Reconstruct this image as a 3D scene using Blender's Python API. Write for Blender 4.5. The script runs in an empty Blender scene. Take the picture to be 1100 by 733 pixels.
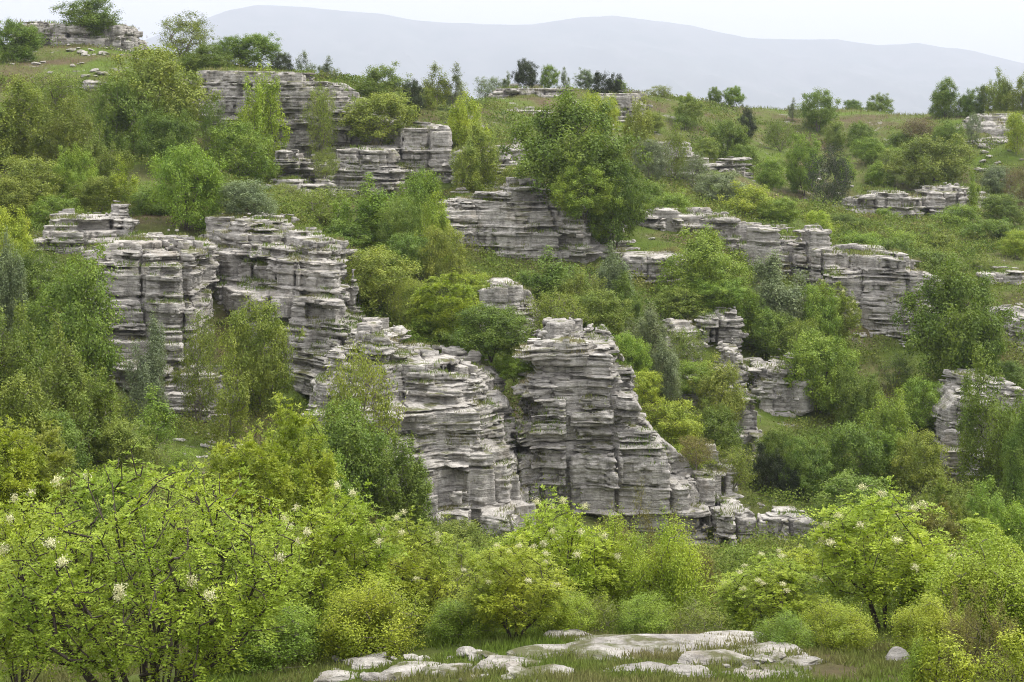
import bpy, math, random
import numpy as np
random.seed(7)
RNG = np.random.default_rng(11)
F, CX, HY = 1744.0, 550.0, 120.0        # focal length in photo pixels, principal column, horizon row
scene = bpy.context.scene
COL = scene.collection

def w_at(px, py, d):
    return ((px - CX) / F * d, d, -(py - HY) / F * d)

# ------------------------------------------------------------------ noise
def _h(ix, iy, iz, seed=0):
    n = (ix.astype(np.int64) * 374761393 + iy.astype(np.int64) * 668265263 + iz.astype(np.int64) * 2147483647 + seed * 974634777) & 0xFFFFFFFF
    n = ((n ^ (n >> 13)) * 1274126177) & 0xFFFFFFFF
    n = ((n ^ (n >> 16)) * 2246822519) & 0xFFFFFFFF
    return ((n ^ (n >> 15)) & 0xFFFFFF) / float(0xFFFFFF)

def vnoise(x, y, z=None, seed=0):
    """value noise in 0..1"""
    x = np.asarray(x, float); y = np.asarray(y, float)
    ix = np.floor(x); iy = np.floor(y); fx = x - ix; fy = y - iy
    fx = fx * fx * (3 - 2 * fx); fy = fy * fy * (3 - 2 * fy)
    if z is None:
        z0 = np.zeros_like(ix)
        a = _h(ix, iy, z0, seed); b = _h(ix + 1, iy, z0, seed); c = _h(ix, iy + 1, z0, seed); d = _h(ix + 1, iy + 1, z0, seed)
        return (a * (1 - fx) + b * fx) * (1 - fy) + (c * (1 - fx) + d * fx) * fy
    z = np.asarray(z, float); iz = np.floor(z); fz = z - iz; fz = fz * fz * (3 - 2 * fz)
    def pl(k):
        a = _h(ix, iy, k, seed); b = _h(ix + 1, iy, k, seed); c = _h(ix, iy + 1, k, seed); d = _h(ix + 1, iy + 1, k, seed)
        return (a * (1 - fx) + b * fx) * (1 - fy) + (c * (1 - fx) + d * fx) * fy
    return pl(iz) * (1 - fz) + pl(iz + 1) * fz

def fbm(x, y, z=None, oct=4, seed=0):
    s = 0.0; a = 0.5; t = 0.0
    for i in range(oct):
        k = 2.03 ** i
        s = s + a * vnoise(x * k, y * k, None if z is None else z * k, seed + i * 17); t += a; a *= 0.5
    return s / t

# ------------------------------------------------------------------ mesh helpers
def mesh_np(name, V, Q, smooth=False):
    """mesh out of an (n,3) vertex array and an (m,4) or (m,3) face array"""
    V = np.asarray(V, np.float32); Q = np.asarray(Q, np.int32)
    me = bpy.data.meshes.new(name)
    m, k = Q.shape
    me.vertices.add(len(V)); me.vertices.foreach_set('co', V.ravel())
    me.loops.add(m * k); me.loops.foreach_set('vertex_index', Q.ravel())
    me.polygons.add(m)
    me.polygons.foreach_set('loop_start', np.arange(0, m * k, k, dtype=np.int32))
    me.polygons.foreach_set('loop_total', np.full(m, k, np.int32))
    if smooth: me.polygons.foreach_set('use_smooth', np.ones(m, bool))
    me.update(calc_edges=True)
    return me

def link(name, data, mat=None, parent=None):
    o = bpy.data.objects.new(name, data); COL.objects.link(o)
    if mat is not None: data.materials.append(mat)
    if parent is not None: o.parent = parent
    return o

def tag(o, label=None, cat=None, group=None, kind=None):
    if label: o['label'] = label
    if cat: o['category'] = cat
    if group: o['group'] = group
    if kind: o['kind'] = kind
    return o

def grid_faces(nx, ny):
    i = np.arange(nx - 1)[:, None] * ny + np.arange(ny - 1)[None, :]
    return np.stack([i, i + ny, i + ny + 1, i + 1], -1).reshape(-1, 4)

# ------------------------------------------------------------------ materials
def new_mat(name):
    m = bpy.data.materials.new(name); m.use_nodes = True
    nt = m.node_tree; nt.nodes.clear()
    out = nt.nodes.new('ShaderNodeOutputMaterial')
    def N(t, **k):
        n = nt.nodes.new(t)
        for a, v in k.items():
            if a.startswith('i_'):
                key = a[2:]
                n.inputs[int(key) if key.isdigit() else key].default_value = v
            else: setattr(n, a, v)
        return n
    return m, nt, out, N, nt.links.new

def ramp(N, stops):
    r = N('ShaderNodeValToRGB'); e = r.color_ramp.elements
    while len(e) < len(stops): e.new(0.5)
    for el, (p, c) in zip(e, stops):
        el.position = p; el.color = (c[0], c[1], c[2], 1) if isinstance(c, tuple) else (c, c, c, 1)
    return r

def noise_at(N, L, coord, scale, detail=4, rough=0.6, vec=(1, 1, 1)):
    mp = N('ShaderNodeMapping'); mp.inputs['Scale'].default_value = vec
    L(coord, mp.inputs['Vector'])
    n = N('ShaderNodeTexNoise'); n.inputs['Scale'].default_value = scale
    n.inputs['Detail'].default_value = detail; n.inputs['Roughness'].default_value = rough
    L(mp.outputs[0], n.inputs['Vector'])
    return n.outputs['Fac']

def mixc(N, L, fac, a, b, mode='MIX'):
    m = N('ShaderNodeMix', data_type='RGBA', blend_type=mode)
    for s, v in ((m.inputs[0], fac), (m.inputs[6], a), (m.inputs[7], b)):
        if isinstance(v, (int, float)): s.default_value = v
        elif isinstance(v, tuple): s.default_value = (v[0], v[1], v[2], 1)
        else: L(v, s)
    return m.outputs[2]

def rock_material(name, pale=1.0, laminate=1.0):
    m, nt, out, N, L = new_mat(name)
    g = N('ShaderNodeNewGeometry'); P = g.outputs['Position']
    big = noise_at(N, L, P, 0.35, 4, 0.55)
    lam = noise_at(N, L, P, 1.0, 6, 0.7, (0.55, 0.55, 7.5))
    fine = noise_at(N, L, P, 2.6, 8, 0.75)
    streak = noise_at(N, L, P, 1.0, 5, 0.65, (2.2, 2.2, 0.35))
    c1 = ramp(N, [(0.28, (0.19 * pale, 0.177 * pale, 0.156 * pale)), (0.5, (0.345 * pale, 0.326 * pale, 0.292 * pale)), (0.74, (0.53 * pale, 0.508 * pale, 0.466 * pale))])
    L(fine, c1.inputs[0])
    c2 = ramp(N, [(0.32, 0.62), (0.52, 1.0), (0.75, 1.18)]); L(lam, c2.inputs[0])
    col = mixc(N, L, 0.75 * laminate, c1.outputs[0], c2.outputs[0], 'MULTIPLY')
    c3 = ramp(N, [(0.3, 0.72), (0.6, 1.1)]); L(big, c3.inputs[0])
    col = mixc(N, L, 0.8, col, c3.outputs[0], 'MULTIPLY')
    cl_ = noise_at(N, L, P, 1.0, 5, 0.75, (0.9, 0.9, 16))
    c5 = ramp(N, [(0.39, 0.34), (0.455, 1.0)]); L(cl_, c5.inputs[0])           # open bedding fissures
    col = mixc(N, L, 0.8 * laminate, col, c5.outputs[0], 'MULTIPLY')
    ru = noise_at(N, L, P, 0.55, 5, 0.7); c6 = ramp(N, [(0.56, 0.0), (0.72, 0.45)]); L(ru, c6.inputs[0])
    col = mixc(N, L, c6.outputs[0], col, (0.27, 0.215, 0.145))               # ochre staining
    # dark rain streaks of lichen with a shape of their own
    c4 = ramp(N, [(0.55, 0.0), (0.68, 0.65)]); L(streak, c4.inputs[0])
    col = mixc(N, L, c4.outputs[0], col, (0.115, 0.108, 0.10))
    # moss and dry grass roots on ledges
    sep = N('ShaderNodeSeparateXYZ'); L(g.outputs['Normal'], sep.inputs[0])
    up = N('ShaderNodeMapRange', i_1=0.35, i_2=0.85); L(sep.outputs[2], up.inputs[0])
    mn = noise_at(N, L, P, 0.75, 5, 0.65)
    mr = ramp(N, [(0.53, 0.0), (0.60, 0.9)]); L(mn, mr.inputs[0])
    mm = N('ShaderNodeMath', operation='MULTIPLY'); L(up.outputs[0], mm.inputs[0]); L(mr.outputs[0], mm.inputs[1])
    mossc = ramp(N, [(0.3, (0.10, 0.085, 0.035)), (0.7, (0.10, 0.125, 0.035))]); L(fine, mossc.inputs[0])
    col = mixc(N, L, mm.outputs[0], col, mossc.outputs[0])
    b = N('ShaderNodeBsdfPrincipled'); b.inputs['Roughness'].default_value = 0.93; b.inputs['Specular IOR Level'].default_value = 0.15
    L(col, b.inputs['Base Color'])
    hs = N('ShaderNodeMath', operation='ADD'); L(lam, hs.inputs[0])
    h2 = N('ShaderNodeMath', operation='MULTIPLY'); h2.inputs[1].default_value = 0.8; L(fine, h2.inputs[0]); L(h2.outputs[0], hs.inputs[1])
    bp = N('ShaderNodeBump'); bp.inputs['Strength'].default_value = 0.9; bp.inputs['Distance'].default_value = 0.22
    L(hs.outputs[0], bp.inputs['Height']); L(bp.outputs[0], b.inputs['Normal']); L(b.outputs[0], out.inputs[0])
    return m

def leaf_material(name, trans=0.35):
    """leaf colour comes from the crown object's own colour, each leaf a little different"""
    m, nt, out, N, L = new_mat(name)
    oi = N('ShaderNodeObjectInfo'); g = N('ShaderNodeNewGeometry')
    tc = N('ShaderNodeTexCoord')
    n = noise_at(N, L, tc.outputs['Object'], 0.9, 2, 0.5)
    r1 = ramp(N, [(0.0, 0.74), (1.0, 1.26)]); L(g.outputs['Random Per Island'], r1.inputs[0])
    c = mixc(N, L, 1.0, oi.outputs['Color'], r1.outputs[0], 'MULTIPLY')
    hv = N('ShaderNodeHueSaturation'); L(c, hv.inputs['Color'])
    mr = N('ShaderNodeMapRange', i_1=0.3, i_2=0.7, i_3=0.480, i_4=0.508); L(n, mr.inputs[0]); L(mr.outputs[0], hv.inputs['Hue'])
    hv.inputs['Saturation'].default_value = 0.96
    mv = N('ShaderNodeMapRange', i_1=0.3, i_2=0.7, i_3=1.2, i_4=0.82); L(n, mv.inputs[0]); L(mv.outputs[0], hv.inputs['Value'])
    b = N('ShaderNodeBsdfPrincipled'); b.inputs['Roughness'].default_value = 0.55; b.inputs['Specular IOR Level'].default_value = 0.25
    L(hv.outputs[0], b.inputs['Base Color'])
    t = N('ShaderNodeBsdfTranslucent')
    tcol = mixc(N, L, 1.0, hv.outputs[0], (1.15, 1.2, 0.6), 'MULTIPLY'); L(tcol, t.inputs[0])
    mx = N('ShaderNodeMixShader'); mx.inputs[0].default_value = trans
    L(b.outputs[0], mx.inputs[1]); L(t.outputs[0], mx.inputs[2]); L(mx.outputs[0], out.inputs[0])
    return m

def bark_material(name, a, b_):
    m, nt, out, N, L = new_mat(name)
    tc = N('ShaderNodeTexCoord')
    n = noise_at(N, L, tc.outputs['Object'], 9, 5, 0.7, (1, 1, 0.3))
    r = ramp(N, [(0.3, a), (0.7, b_)]); L(n, r.inputs[0])
    b = N('ShaderNodeBsdfPrincipled'); b.inputs['Roughness'].default_value = 0.9; b.inputs['Specular IOR Level'].default_value = 0.15
    L(r.outputs[0], b.inputs['Base Color']); L(b.outputs[0], out.inputs[0])
    return m

def cover_material(name, stops, scale, trans=0.3):
    """low plants: colour patches by position, each blade or leaf a little different"""
    m, nt, out, N, L = new_mat(name)
    g = N('ShaderNodeNewGeometry')
    n = noise_at(N, L, g.outputs['Position'], scale, 3, 0.6)
    r = ramp(N, stops); L(n, r.inputs[0])
    r1 = ramp(N, [(0.0, 0.6), (1.0, 1.4)]); L(g.outputs['Random Per Island'], r1.inputs[0])
    c = mixc(N, L, 1.0, r.outputs[0], r1.outputs[0], 'MULTIPLY')
    b = N('ShaderNodeBsdfPrincipled'); b.inputs['Roughness'].default_value = 0.7; b.inputs['Specular IOR Level'].default_value = 0.2
    L(c, b.inputs['Base Color'])
    t = N('ShaderNodeBsdfTranslucent'); L(c, t.inputs[0])
    mx = N('ShaderNodeMixShader'); mx.inputs[0].default_value = trans
    L(b.outputs[0], mx.inputs[1]); L(t.outputs[0], mx.inputs[2]); L(mx.outputs[0], out.inputs[0])
    return m

M_ROCK = rock_material('layered_limestone', 1.2)
M_SLAB = rock_material('bare_limestone', 1.25, 0.35)
M_LEAF = leaf_material('leaf', 0.28)
M_NEEDLE = leaf_material('needle', 0.12)
M_BARK = bark_material('dark_bark', (0.035, 0.028, 0.022), (0.11, 0.09, 0.075))
M_TWIG = bark_material('grey_bark', (0.10, 0.085, 0.07), (0.24, 0.21, 0.18))
M_BLOSSOM = cover_material('blossom', [(0.4, (0.62, 0.60, 0.33)), (0.6, (0.76, 0.74, 0.48))], 6, 0.3)
M_GRASS = cover_material('grass_blades', [(0.32, (0.24, 0.21, 0.10)), (0.45, (0.175, 0.19, 0.055)), (0.57, (0.14, 0.20, 0.030)), (0.75, (0.115, 0.18, 0.026))], 0.33)
M_SCRUB = cover_material('scrub_leaves', [(0.3, (0.17, 0.145, 0.05)), (0.40, (0.165, 0.18, 0.036)), (0.52, (0.135, 0.188, 0.024)), (0.66, (0.085, 0.135, 0.02))], 0.30)

# ------------------------------------------------------------------ terrain
CP = [(550,745,20.5),(100,830,19.5),(250,790,20.5),(1000,745,20),(330,745,22),(800,735,21.5),(550,692,25),(750,690,25.5),(300,702,26),(1000,700,25),(50,730,26),(1100,690,26),
 (550,700,32),(900,690,32),(100,650,34),(300,660,34),(550,680,45),(550,620,58),(800,650,48),(800,605,60),(1000,620,50),(1000,570,65),(100,560,45),(300,590,45),
 (100,485,60),(0,475,57),(250,495,65),(200,458,69),(450,568,65),(620,568,69),(770,592,70),(700,585,70),(900,565,70),(1060,540,80),
 (150,442,73),(300,432,75),(60,385,72),(480,382,80),(400,358,82),(540,450,80),(640,362,84),(700,445,80),(740,490,78),
 (180,246,88),(300,242,92),(390,292,88),(60,252,86),(10,330,78),(420,345,85),(470,302,94),(560,302,101),(600,342,90),(670,332,93),
 (400,272,98),(340,252,102),(260,232,95),(60,215,98),(120,225,95),(30,130,122),(100,130,125),(60,62,142),(90,42,152),(200,62,140),(180,175,110),(250,192,114),
 (320,205,121),(240,193,118),(300,88,138),(420,112,138),(490,122,140),(200,72,150),(450,214,118),(550,187,122),(620,227,114),(510,207,114),
 (600,150,140),(680,180,135),(600,130,160),(530,112,160),(610,92,176),(700,100,180),(780,110,195),(900,127,215),(1000,130,210),(1090,120,190),
 (700,200,130),(760,215,130),(850,215,150),(850,162,180),(780,160,165),(930,180,165),(900,240,130),(720,224,120),(820,247,118),(940,282,114),(1000,290,112),
 (1060,262,125),(1000,238,140),(1060,232,148),(1070,160,168),(1055,155,171),(1085,150,172),(1100,300,110),(720,262,108),(720,315,100),(820,330,102),(800,380,94),(885,368,100),(910,395,100),(940,410,100),
 (1030,400,93),(1090,385,96),(850,455,87),(780,432,87),(790,500,81),(900,480,84),(960,500,80),(985,505,83),(1020,528,82.5),(1080,535,82),(950,244,147),(1020,240,148),(1000,205,160),(725,206,143),(780,187,146),(1000,530,81),(1035,535,81),(730,400,88),(800,500,80),
 (-120,60,150),(-150,250,90),(-200,480,60),(-300,700,28),(1250,120,190),(1300,300,110),(1300,520,75),(1350,700,30),(600,900,12),(200,1000,12),(1000,900,12)]
cp = [w_at(*c) for c in CP]
for (x, y, drop) in ((-45,175,6),(-60,210,22),(-25,165,3),(-20,200,16),(0,205,4),(0,240,18),(20,225,5),(25,260,18),(50,240,7),(60,280,20),(80,215,4),(90,260,16)):
    base = {(-45):6.2,(-60):5.0,(-25):4.0,(-20):3.0,0:2.6,20:1.0,25:0.5,50:-1.0,60:-1.5,80:0.3,90:0.2}[x]
    cp.append((x, y, base - drop))
cp += [(-15,0,-4.0),(0,3,-1.9),(15,0,-5.0),(-90,120,-2),(110,130,-10),(-80,60,-12),(90,60,-19)]
cp = np.array(cp)
def _phi(r): return r
A = np.linalg.norm(cp[:, None, :2] - cp[None, :, :2], axis=2)
nA = len(cp); K = np.zeros((nA + 3, nA + 3)); K[:nA, :nA] = _phi(A) - np.eye(nA) * 0.35
Pm = np.c_[np.ones(nA), cp[:, :2] / 100.0]; K[:nA, nA:] = Pm; K[nA:, :nA] = Pm.T
coef = np.linalg.solve(K, np.r_[cp[:, 2], 0, 0, 0])
def terrain_raw(x, y):
    x = np.asarray(x, float); y = np.asarray(y, float); sh = x.shape; x = x.ravel(); y = y.ravel()
    z = np.empty_like(x)
    for s in range(0, len(x), 40000):
        xs, ys = x[s:s + 40000], y[s:s + 40000]
        r = np.sqrt((xs[:, None] - cp[None, :, 0]) ** 2 + (ys[:, None] - cp[None, :, 1]) ** 2)
        z[s:s + 40000] = _phi(r) @ coef[:nA] + coef[nA] + coef[nA + 1] * xs / 100 + coef[nA + 2] * ys / 100
    z = z.reshape(sh); x = x.reshape(sh); y = y.reshape(sh)
    amp = np.clip(y / 60.0, 0.35, 1.3)
    z = z + amp * (0.9 * (fbm(x / 7, y / 7, seed=3) - 0.5) + 0.30 * (fbm(x / 1.7, y / 1.7, oct=3, seed=9) - 0.5))
    # far out: into the wide valley
    far = np.clip((y - 235) / 500.0, 0, 1) ** 0.8; far = np.maximum(far, np.clip((np.abs(x) - 130) / 500.0, 0, 1))
    valley = -150 + 40 * (fbm(x / 400, y / 400, seed=21) - 0.5)
    return z * (1 - far) + valley * far
GX = np.arange(-75, 95.01, 0.4); GY = np.arange(6, 290.01, 0.4)
GZ = terrain_raw(*np.meshgrid(GX, GY, indexing='ij'))
def bil(arr, x, y):
    x = np.clip((np.asarray(x, float) - GX[0]) / 0.4, 0, len(GX) - 1.001); y = np.clip((np.asarray(y, float) - GY[0]) / 0.4, 0, len(GY) - 1.001)
    i = x.astype(int); j = y.astype(int); fx = x - i; fy = y - j
    return (arr[i, j] * (1 - fx) + arr[i + 1, j] * fx) * (1 - fy) + (arr[i, j + 1] * (1 - fx) + arr[i + 1, j + 1] * fx) * fy
def ground(x, y): return bil(GZ, x, y)
ROCKTOP = np.full_like(GZ, -999.0)
def surface(x, y):
    i = np.clip(np.round((np.asarray(x, float) - GX[0]) / 0.4).astype(int), 0, len(GX) - 1)
    j = np.clip(np.round((np.asarray(y, float) - GY[0]) / 0.4).astype(int), 0, len(GY) - 1)
    return np.maximum(ground(x, y), ROCKTOP[i, j])

def ground_material():
    m, nt, out, N, L = new_mat('hillside_ground')
    g = N('ShaderNodeNewGeometry'); P = g.outputs['Position']
    n1 = noise_at(N, L, P, 0.16, 5, 0.6); n2 = noise_at(N, L, P, 1.9, 10, 0.8); n3 = noise_at(N, L, P, 0.5, 6, 0.72)
    c = ramp(N, [(0.36, (0.105, 0.082, 0.045)), (0.46, (0.105, 0.108, 0.038)), (0.56, (0.095, 0.128, 0.024)), (0.72, (0.10, 0.158, 0.02))]); L(n1, c.inputs[0])
    c2 = ramp(N, [(0.3, 0.55), (0.7, 1.3)]); L(n2, c2.inputs[0])
    col = mixc(N, L, 0.9, c.outputs[0], c2.outputs[0], 'MULTIPLY')
    r3 = ramp(N, [(0.60, 0.0), (0.655, 0.85)]); L(n3, r3.inputs[0])
    col = mixc(N, L, r3.outputs[0], col, (0.24, 0.225, 0.20))
    b = N('ShaderNodeBsdfPrincipled'); b.inputs['Roughness'].default_value = 0.95; b.inputs['Specular IOR Level'].default_value = 0.1
    L(col, b.inputs['Base Color'])
    bp = N('ShaderNodeBump'); bp.inputs['Strength'].default_value = 0.8; bp.inputs['Distance'].default_value = 0.2
    L(n2, bp.inputs['Height']); L(bp.outputs[0], b.inputs['Normal']); L(b.outputs[0], out.inputs[0])
    return m
xs = np.r_[-9000, -6500, -4500, -3300, -2400, -1700, -1200, -800, -500, -320, -200, -130, np.arange(-75, 95.01, 0.45), 130, 200, 320, 500, 800, 1200, 1700, 2400, 3300, 4500, 6500, 9000]
ys = np.r_[-400, -150, -60, -20, -5, 0, 4, np.arange(8, 262, 0.45), 275, 290, 320, 380, 470, 600, 800, 1100, 1500, 2000, 2700, 3500, 4500, 6000, 8000, 12500]
TX, TY = np.meshgrid(xs, ys, indexing='ij')
TZ = terrain_raw(TX, TY)
TZ = np.where(TY < 10, np.minimum(TZ, -1.9), TZ)
go = link('hillside', mesh_np('hillside', np.stack([TX, TY, TZ], -1).reshape(-1, 3), grid_faces(len(xs), len(ys)), True), ground_material())
tag(go, kind='structure')

# ------------------------------------------------------------------ far mountain
prof = [(-900,150),(-500,110),(-200,95),(60,75),(150,45),(190,30),(215,22),(245,10),(275,5),(330,8),(410,15),(450,22),(520,26),(570,26),(620,18),(660,16),(740,27),(800,40),(850,42),(900,42),(945,48),(985,46),(1050,55),(1100,68),(1250,95),(1500,120),(2000,160)]
MD = 9000.0; MK = MD / 4300.0
pxs = np.array([(p[0] - CX) / F * MD for p in prof]); pz = np.array([-(p[1] - HY) / F * MD for p in prof])
mx_ = np.linspace(-4200, 4200, 560) * MK; my_ = np.linspace(-1500, 1700, 150) * MK
MX, MY = np.meshgrid(mx_, my_, indexing='ij')
ridge = np.interp(mx_ , pxs, pz)[:, None] + 180
GXm, GYm = MX, MY; MX = MX / MK; MY = MY / MK
shape = np.where(MY < 0, np.clip(1 + MY / 1500, 0, 1) ** 1.25, np.clip(1 - MY / 1700, 0, 1))
gul = np.abs(fbm(MX / 260 + 0.3 * MY / 300, MY / 700, oct=5, seed=31) - 0.5) * 2
MZ = ridge * shape - 180 - MK * gul * 150 * np.clip(np.abs(MY) / 420, 0, 1) * (0.4 + 0.6 * shape) + 12 * (fbm(MX / 60, MY / 60, seed=33) - 0.5)
m, nt, out, N, L = new_mat('mountain_forest')
g = N('ShaderNodeNewGeometry'); n = noise_at(N, L, g.outputs['Position'], 0.006, 6, 0.65)
r = ramp(N, [(0.35, (0.045, 0.065, 0.03)), (0.55, (0.08, 0.09, 0.055)), (0.68, (0.105, 0.11, 0.085))]); L(n, r.inputs[0])
b = N('ShaderNodeBsdfPrincipled'); b.inputs['Roughness'].default_value = 1; L(r.outputs[0], b.inputs['Base Color']); L(b.outputs[0], out.inputs[0])
mo = link('mountain', mesh_np('mountain', np.stack([GXm, GYm + MD, MZ], -1).reshape(-1, 3), grid_faces(560, 150), True), m)
tag(mo, kind='structure')

# ------------------------------------------------------------------ layered rock
brng = np.random.default_rng(5)
bt = []
while sum(bt) < 60:
    q = brng.random()
    if q < 0.52: bt += list(brng.uniform(0.07, 0.17, brng.integers(2, 6)))      # packets of thin beds
    elif q < 0.80: bt.append(brng.uniform(0.18, 0.36))
    else: bt.append(brng.uniform(0.45, 0.95))                                      # a massive bed
BB = np.r_[-32, -32 + np.cumsum(bt)]                 # bed boundaries shared by every outcrop
BC = 0.5 * (BB[1:] + BB[:-1]); NB = len(BC)
HARD = brng.normal(0, 0.14, NB); HARD[brng.random(NB) < 0.08] += 0.30
STEP = np.cumsum(brng.random(NB) < 0.28)                # beds that weather back together as one step
SC = np.array([BC[STEP == k].mean() for k in STEP])
WEAK = np.where(brng.random(NB + 1) < 0.6, brng.uniform(0.12, 0.34, NB + 1), 0.05)

def surface_nets(f, x0, y0, z0, dx, dz):
    s = f > 0
    nx, ny, nz = f.shape
    cnt = np.zeros((nx - 1, ny - 1, nz - 1), np.int8)
    offs = [(a, b_, c) for a in (0, 1) for b_ in (0, 1) for c in (0, 1)]
    for a, b_, c in offs: cnt += s[a:nx - 1 + a, b_:ny - 1 + b_, c:nz - 1 + c]
    act = (cnt > 0) & (cnt < 8)
    I, J, Kk = np.nonzero(act)
    idx = np.full(act.shape, -1, np.int64); idx[I, J, Kk] = np.arange(len(I))
    acc = np.zeros((len(I), 3)); num = np.zeros(len(I))
    val = {o: f[I + o[0], J + o[1], Kk + o[2]] for o in offs}
    for o in offs:
        for ax in range(3):
            if o[ax] == 0:
                p = list(o); p[ax] = 1; p = tuple(p)
                a, b_ = val[o], val[p]; cr = (a > 0) != (b_ > 0)
                t = np.where(cr, a / np.where(cr, a - b_, 1), 0)
                for q in range(3):
                    acc[:, q] += np.where(cr, o[q] + (t if q == ax else 0), 0)
                num += cr
    acc /= num[:, None]
    V = np.stack([x0 + (I + acc[:, 0]) * dx, y0 + (J + acc[:, 1]) * dx, z0 + (Kk + acc[:, 2]) * dz], -1)
    Q = []
    for ax in range(3):
        sl0 = [slice(None)] * 3; sl1 = [slice(None)] * 3
        sl0[ax] = slice(0, -1); sl1[ax] = slice(1, None)
        a, b_ = s[tuple(sl0)], s[tuple(sl1)]
        ch = a != b_
        u, v = [(1, 2), (2, 0), (0, 1)][ax]
        E = np.argwhere(ch)
        ok = (E[:, u] > 0) & (E[:, v] > 0) & (E[:, u] < act.shape[u]) & (E[:, v] < act.shape[v])
        E = E[ok]; flip = ~a[E[:, 0], E[:, 1], E[:, 2]]
        du = np.zeros(3, int); du[u] = 1; dv = np.zeros(3, int); dv[v] = 1
        q = np.stack([idx[tuple((E - du - dv).T)], idx[tuple((E - dv).T)], idx[tuple(E.T)], idx[tuple((E - du).T)]], -1)
        q[flip] = q[flip][:, ::-1]
        Q.append(q)
    return V, np.concatenate(Q)

LEDGES = []     # points on upward rock faces, for the grass that grows there
def rock(name, label, top, df, thick, batter=1.2, cell=1.6, drop=0.9, cat='rock', side=0.3, seed=None, rough=1.0, base=None):
    """one outcrop: top = skyline in photo pixels, df = distance of its front (left, right)"""
    dl, dr = df if isinstance(df, tuple) else (df, df)
    seed = abs(hash((top[0][0] * 31 + top[0][1]) % 9973)) if seed is None else seed
    p0, p1 = top[0][0], top[-1][0]
    dd = lambda px: dl + (dr - dl) * (px - p0) / max(1, p1 - p0)
    X = np.array([(p[0] - CX) / F * (dd(p[0]) + thick * 0.75) for p in top]); Z = np.array([-(p[1] - HY) / F * (dd(p[0]) + thick * 0.75) for p in top])
    o_ = np.argsort(X); X = X[o_]; Z = Z[o_]
    dm = 0.5 * (dl + dr)
    dx = max(0.07, dm * 0.00108); dz = dx * 0.5
    xl, xr = X[0], X[-1]
    gx = np.arange(xl - 1.2, xr + 1.2, dx); gy = np.arange(min(dl, dr) - 1.6 - 0.25 * batter, max(dl, dr) + thick + 1.2, dx)
    x, y = np.meshgrid(gx, gy, indexing='ij')
    G = ground(x, y)
    fr = ((x > xl) & (x < xr) & (y < max(dl, dr) + 2))
    zmin = np.percentile(G[fr], 3) - 0.8; zmax = Z.max() + 0.7
    if base is not None: zmin = base
    gz = np.arange(zmin, zmax, dz)
    yf = dl + (dr - dl) * np.clip((x - xl) / (xr - xl), 0, 1)
    wx = x + 1.1 * (fbm(x / 2.3, y / 2.3, oct=3, seed=seed) - 0.5); wy = y + 1.9 * (fbm(x / 2.3, y / 2.3, oct=3, seed=seed + 5) - 0.5)
    # joint blocks (two crossing joint sets)
    ca, sa = math.cos(0.35), math.sin(0.35)
    px_ = (wx * ca + wy * sa) / cell; py_ = (-wx * sa + wy * ca) / (cell * 1.15)
    ix, iy = np.floor(px_), np.floor(py_)
    F1 = np.full(x.shape, 9.0); F2 = np.full(x.shape, 9.0); cid = np.zeros(x.shape); ccx = np.zeros(x.shape)
    for a in (-1, 0, 1):
        for b_ in (-1, 0, 1):
            jx, jy = ix + a, iy + b_
            qx = jx + 0.15 + 0.7 * _h(jx, jy, jx * 0, seed + 1); qy = jy + 0.15 + 0.7 * _h(jx, jy, jx * 0, seed + 2)
            d = np.maximum(np.abs(px_ - qx), np.abs(py_ - qy)) * 0.8 + 0.2 * np.hypot(px_ - qx, py_ - qy)
            i_ = _h(jx, jy, jx * 0, seed + 3)
            near = d < F1
            F2 = np.where(near, F1, np.minimum(F2, d)); cid = np.where(near, i_, cid); ccx = np.where(near, (qx * ca * cell - qy * cell * 1.15 * sa), ccx); F1 = np.where(near, d, F1)
    gap = (F2 - F1) * cell
    crack = 1.1 * np.exp(-(gap / 0.13) ** 2) * np.clip(2.6 * vnoise(x / 1.6, y / 1.6, seed=seed + 8) - 0.5, 0, 1) * rough * min(1.0, cell / 1.5)
    T = 0.65 * np.interp(x, X, Z) + 0.35 * np.interp(np.clip(ccx, xl, xr), X, Z)      # each joint block has a top of its own
    gT = np.abs(np.interp(x + 0.5, X, Z) - np.interp(x - 0.5, X, Z)) + 0.35
    T = T - 0.75 * np.clip(cid - 0.45, 0, 1) * rough * min(1.0, (cell / 1.5) ** 2) + 0.22 * (fbm(x / 1.1, y / 1.1, oct=2, seed=seed + 4) - 0.5)
    dip = 0.012 * x - 0.006 * y + 0.35 * (fbm(x / 14, y / 14, oct=2, seed=77) - 0.5)
    zb = zmin + 0.8
    zz = gz[None, None, :] + dip[:, :, None]
    k = np.clip(np.searchsorted(BB, zz.ravel()).reshape(zz.shape) - 1, 0, NB - 1)
    t = np.clip((0.3 * BC[k] + 0.7 * SC[k] - dip[:, :, None] - zb) / np.maximum(T - zb, 0.8)[:, :, None], 0, 1.1)
    s = batter * (0.7 * t + 0.3 * t ** 3) - 0.25 * batter
    lat = np.minimum(wx - xl, xr - wx)
    uf = (wy - yf)[:, :, None] - s
    ul = lat[:, :, None] - side * s
    ub = (yf + thick - wy)[:, :, None]
    sm = 0.5
    hh = np.clip(0.5 + 0.5 * (ul - uf) / sm, 0, 1); u = ul * (1 - hh) + uf * hh - sm * hh * (1 - hh)
    u = np.minimum(u, ub)
    ft = (T[:, :, None] - (0.4 * BC[k] + 0.6 * SC[k] - dip[:, :, None])) / gT[:, :, None]      # tops stop on bedding planes
    hh = np.clip(0.5 + 0.5 * (ft - u) / 0.3, 0, 1); u = ft * (1 - hh) + u * hh - 0.3 * hh * (1 - hh)
    shp = zz.shape
    kk = k.astype(float)
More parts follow.
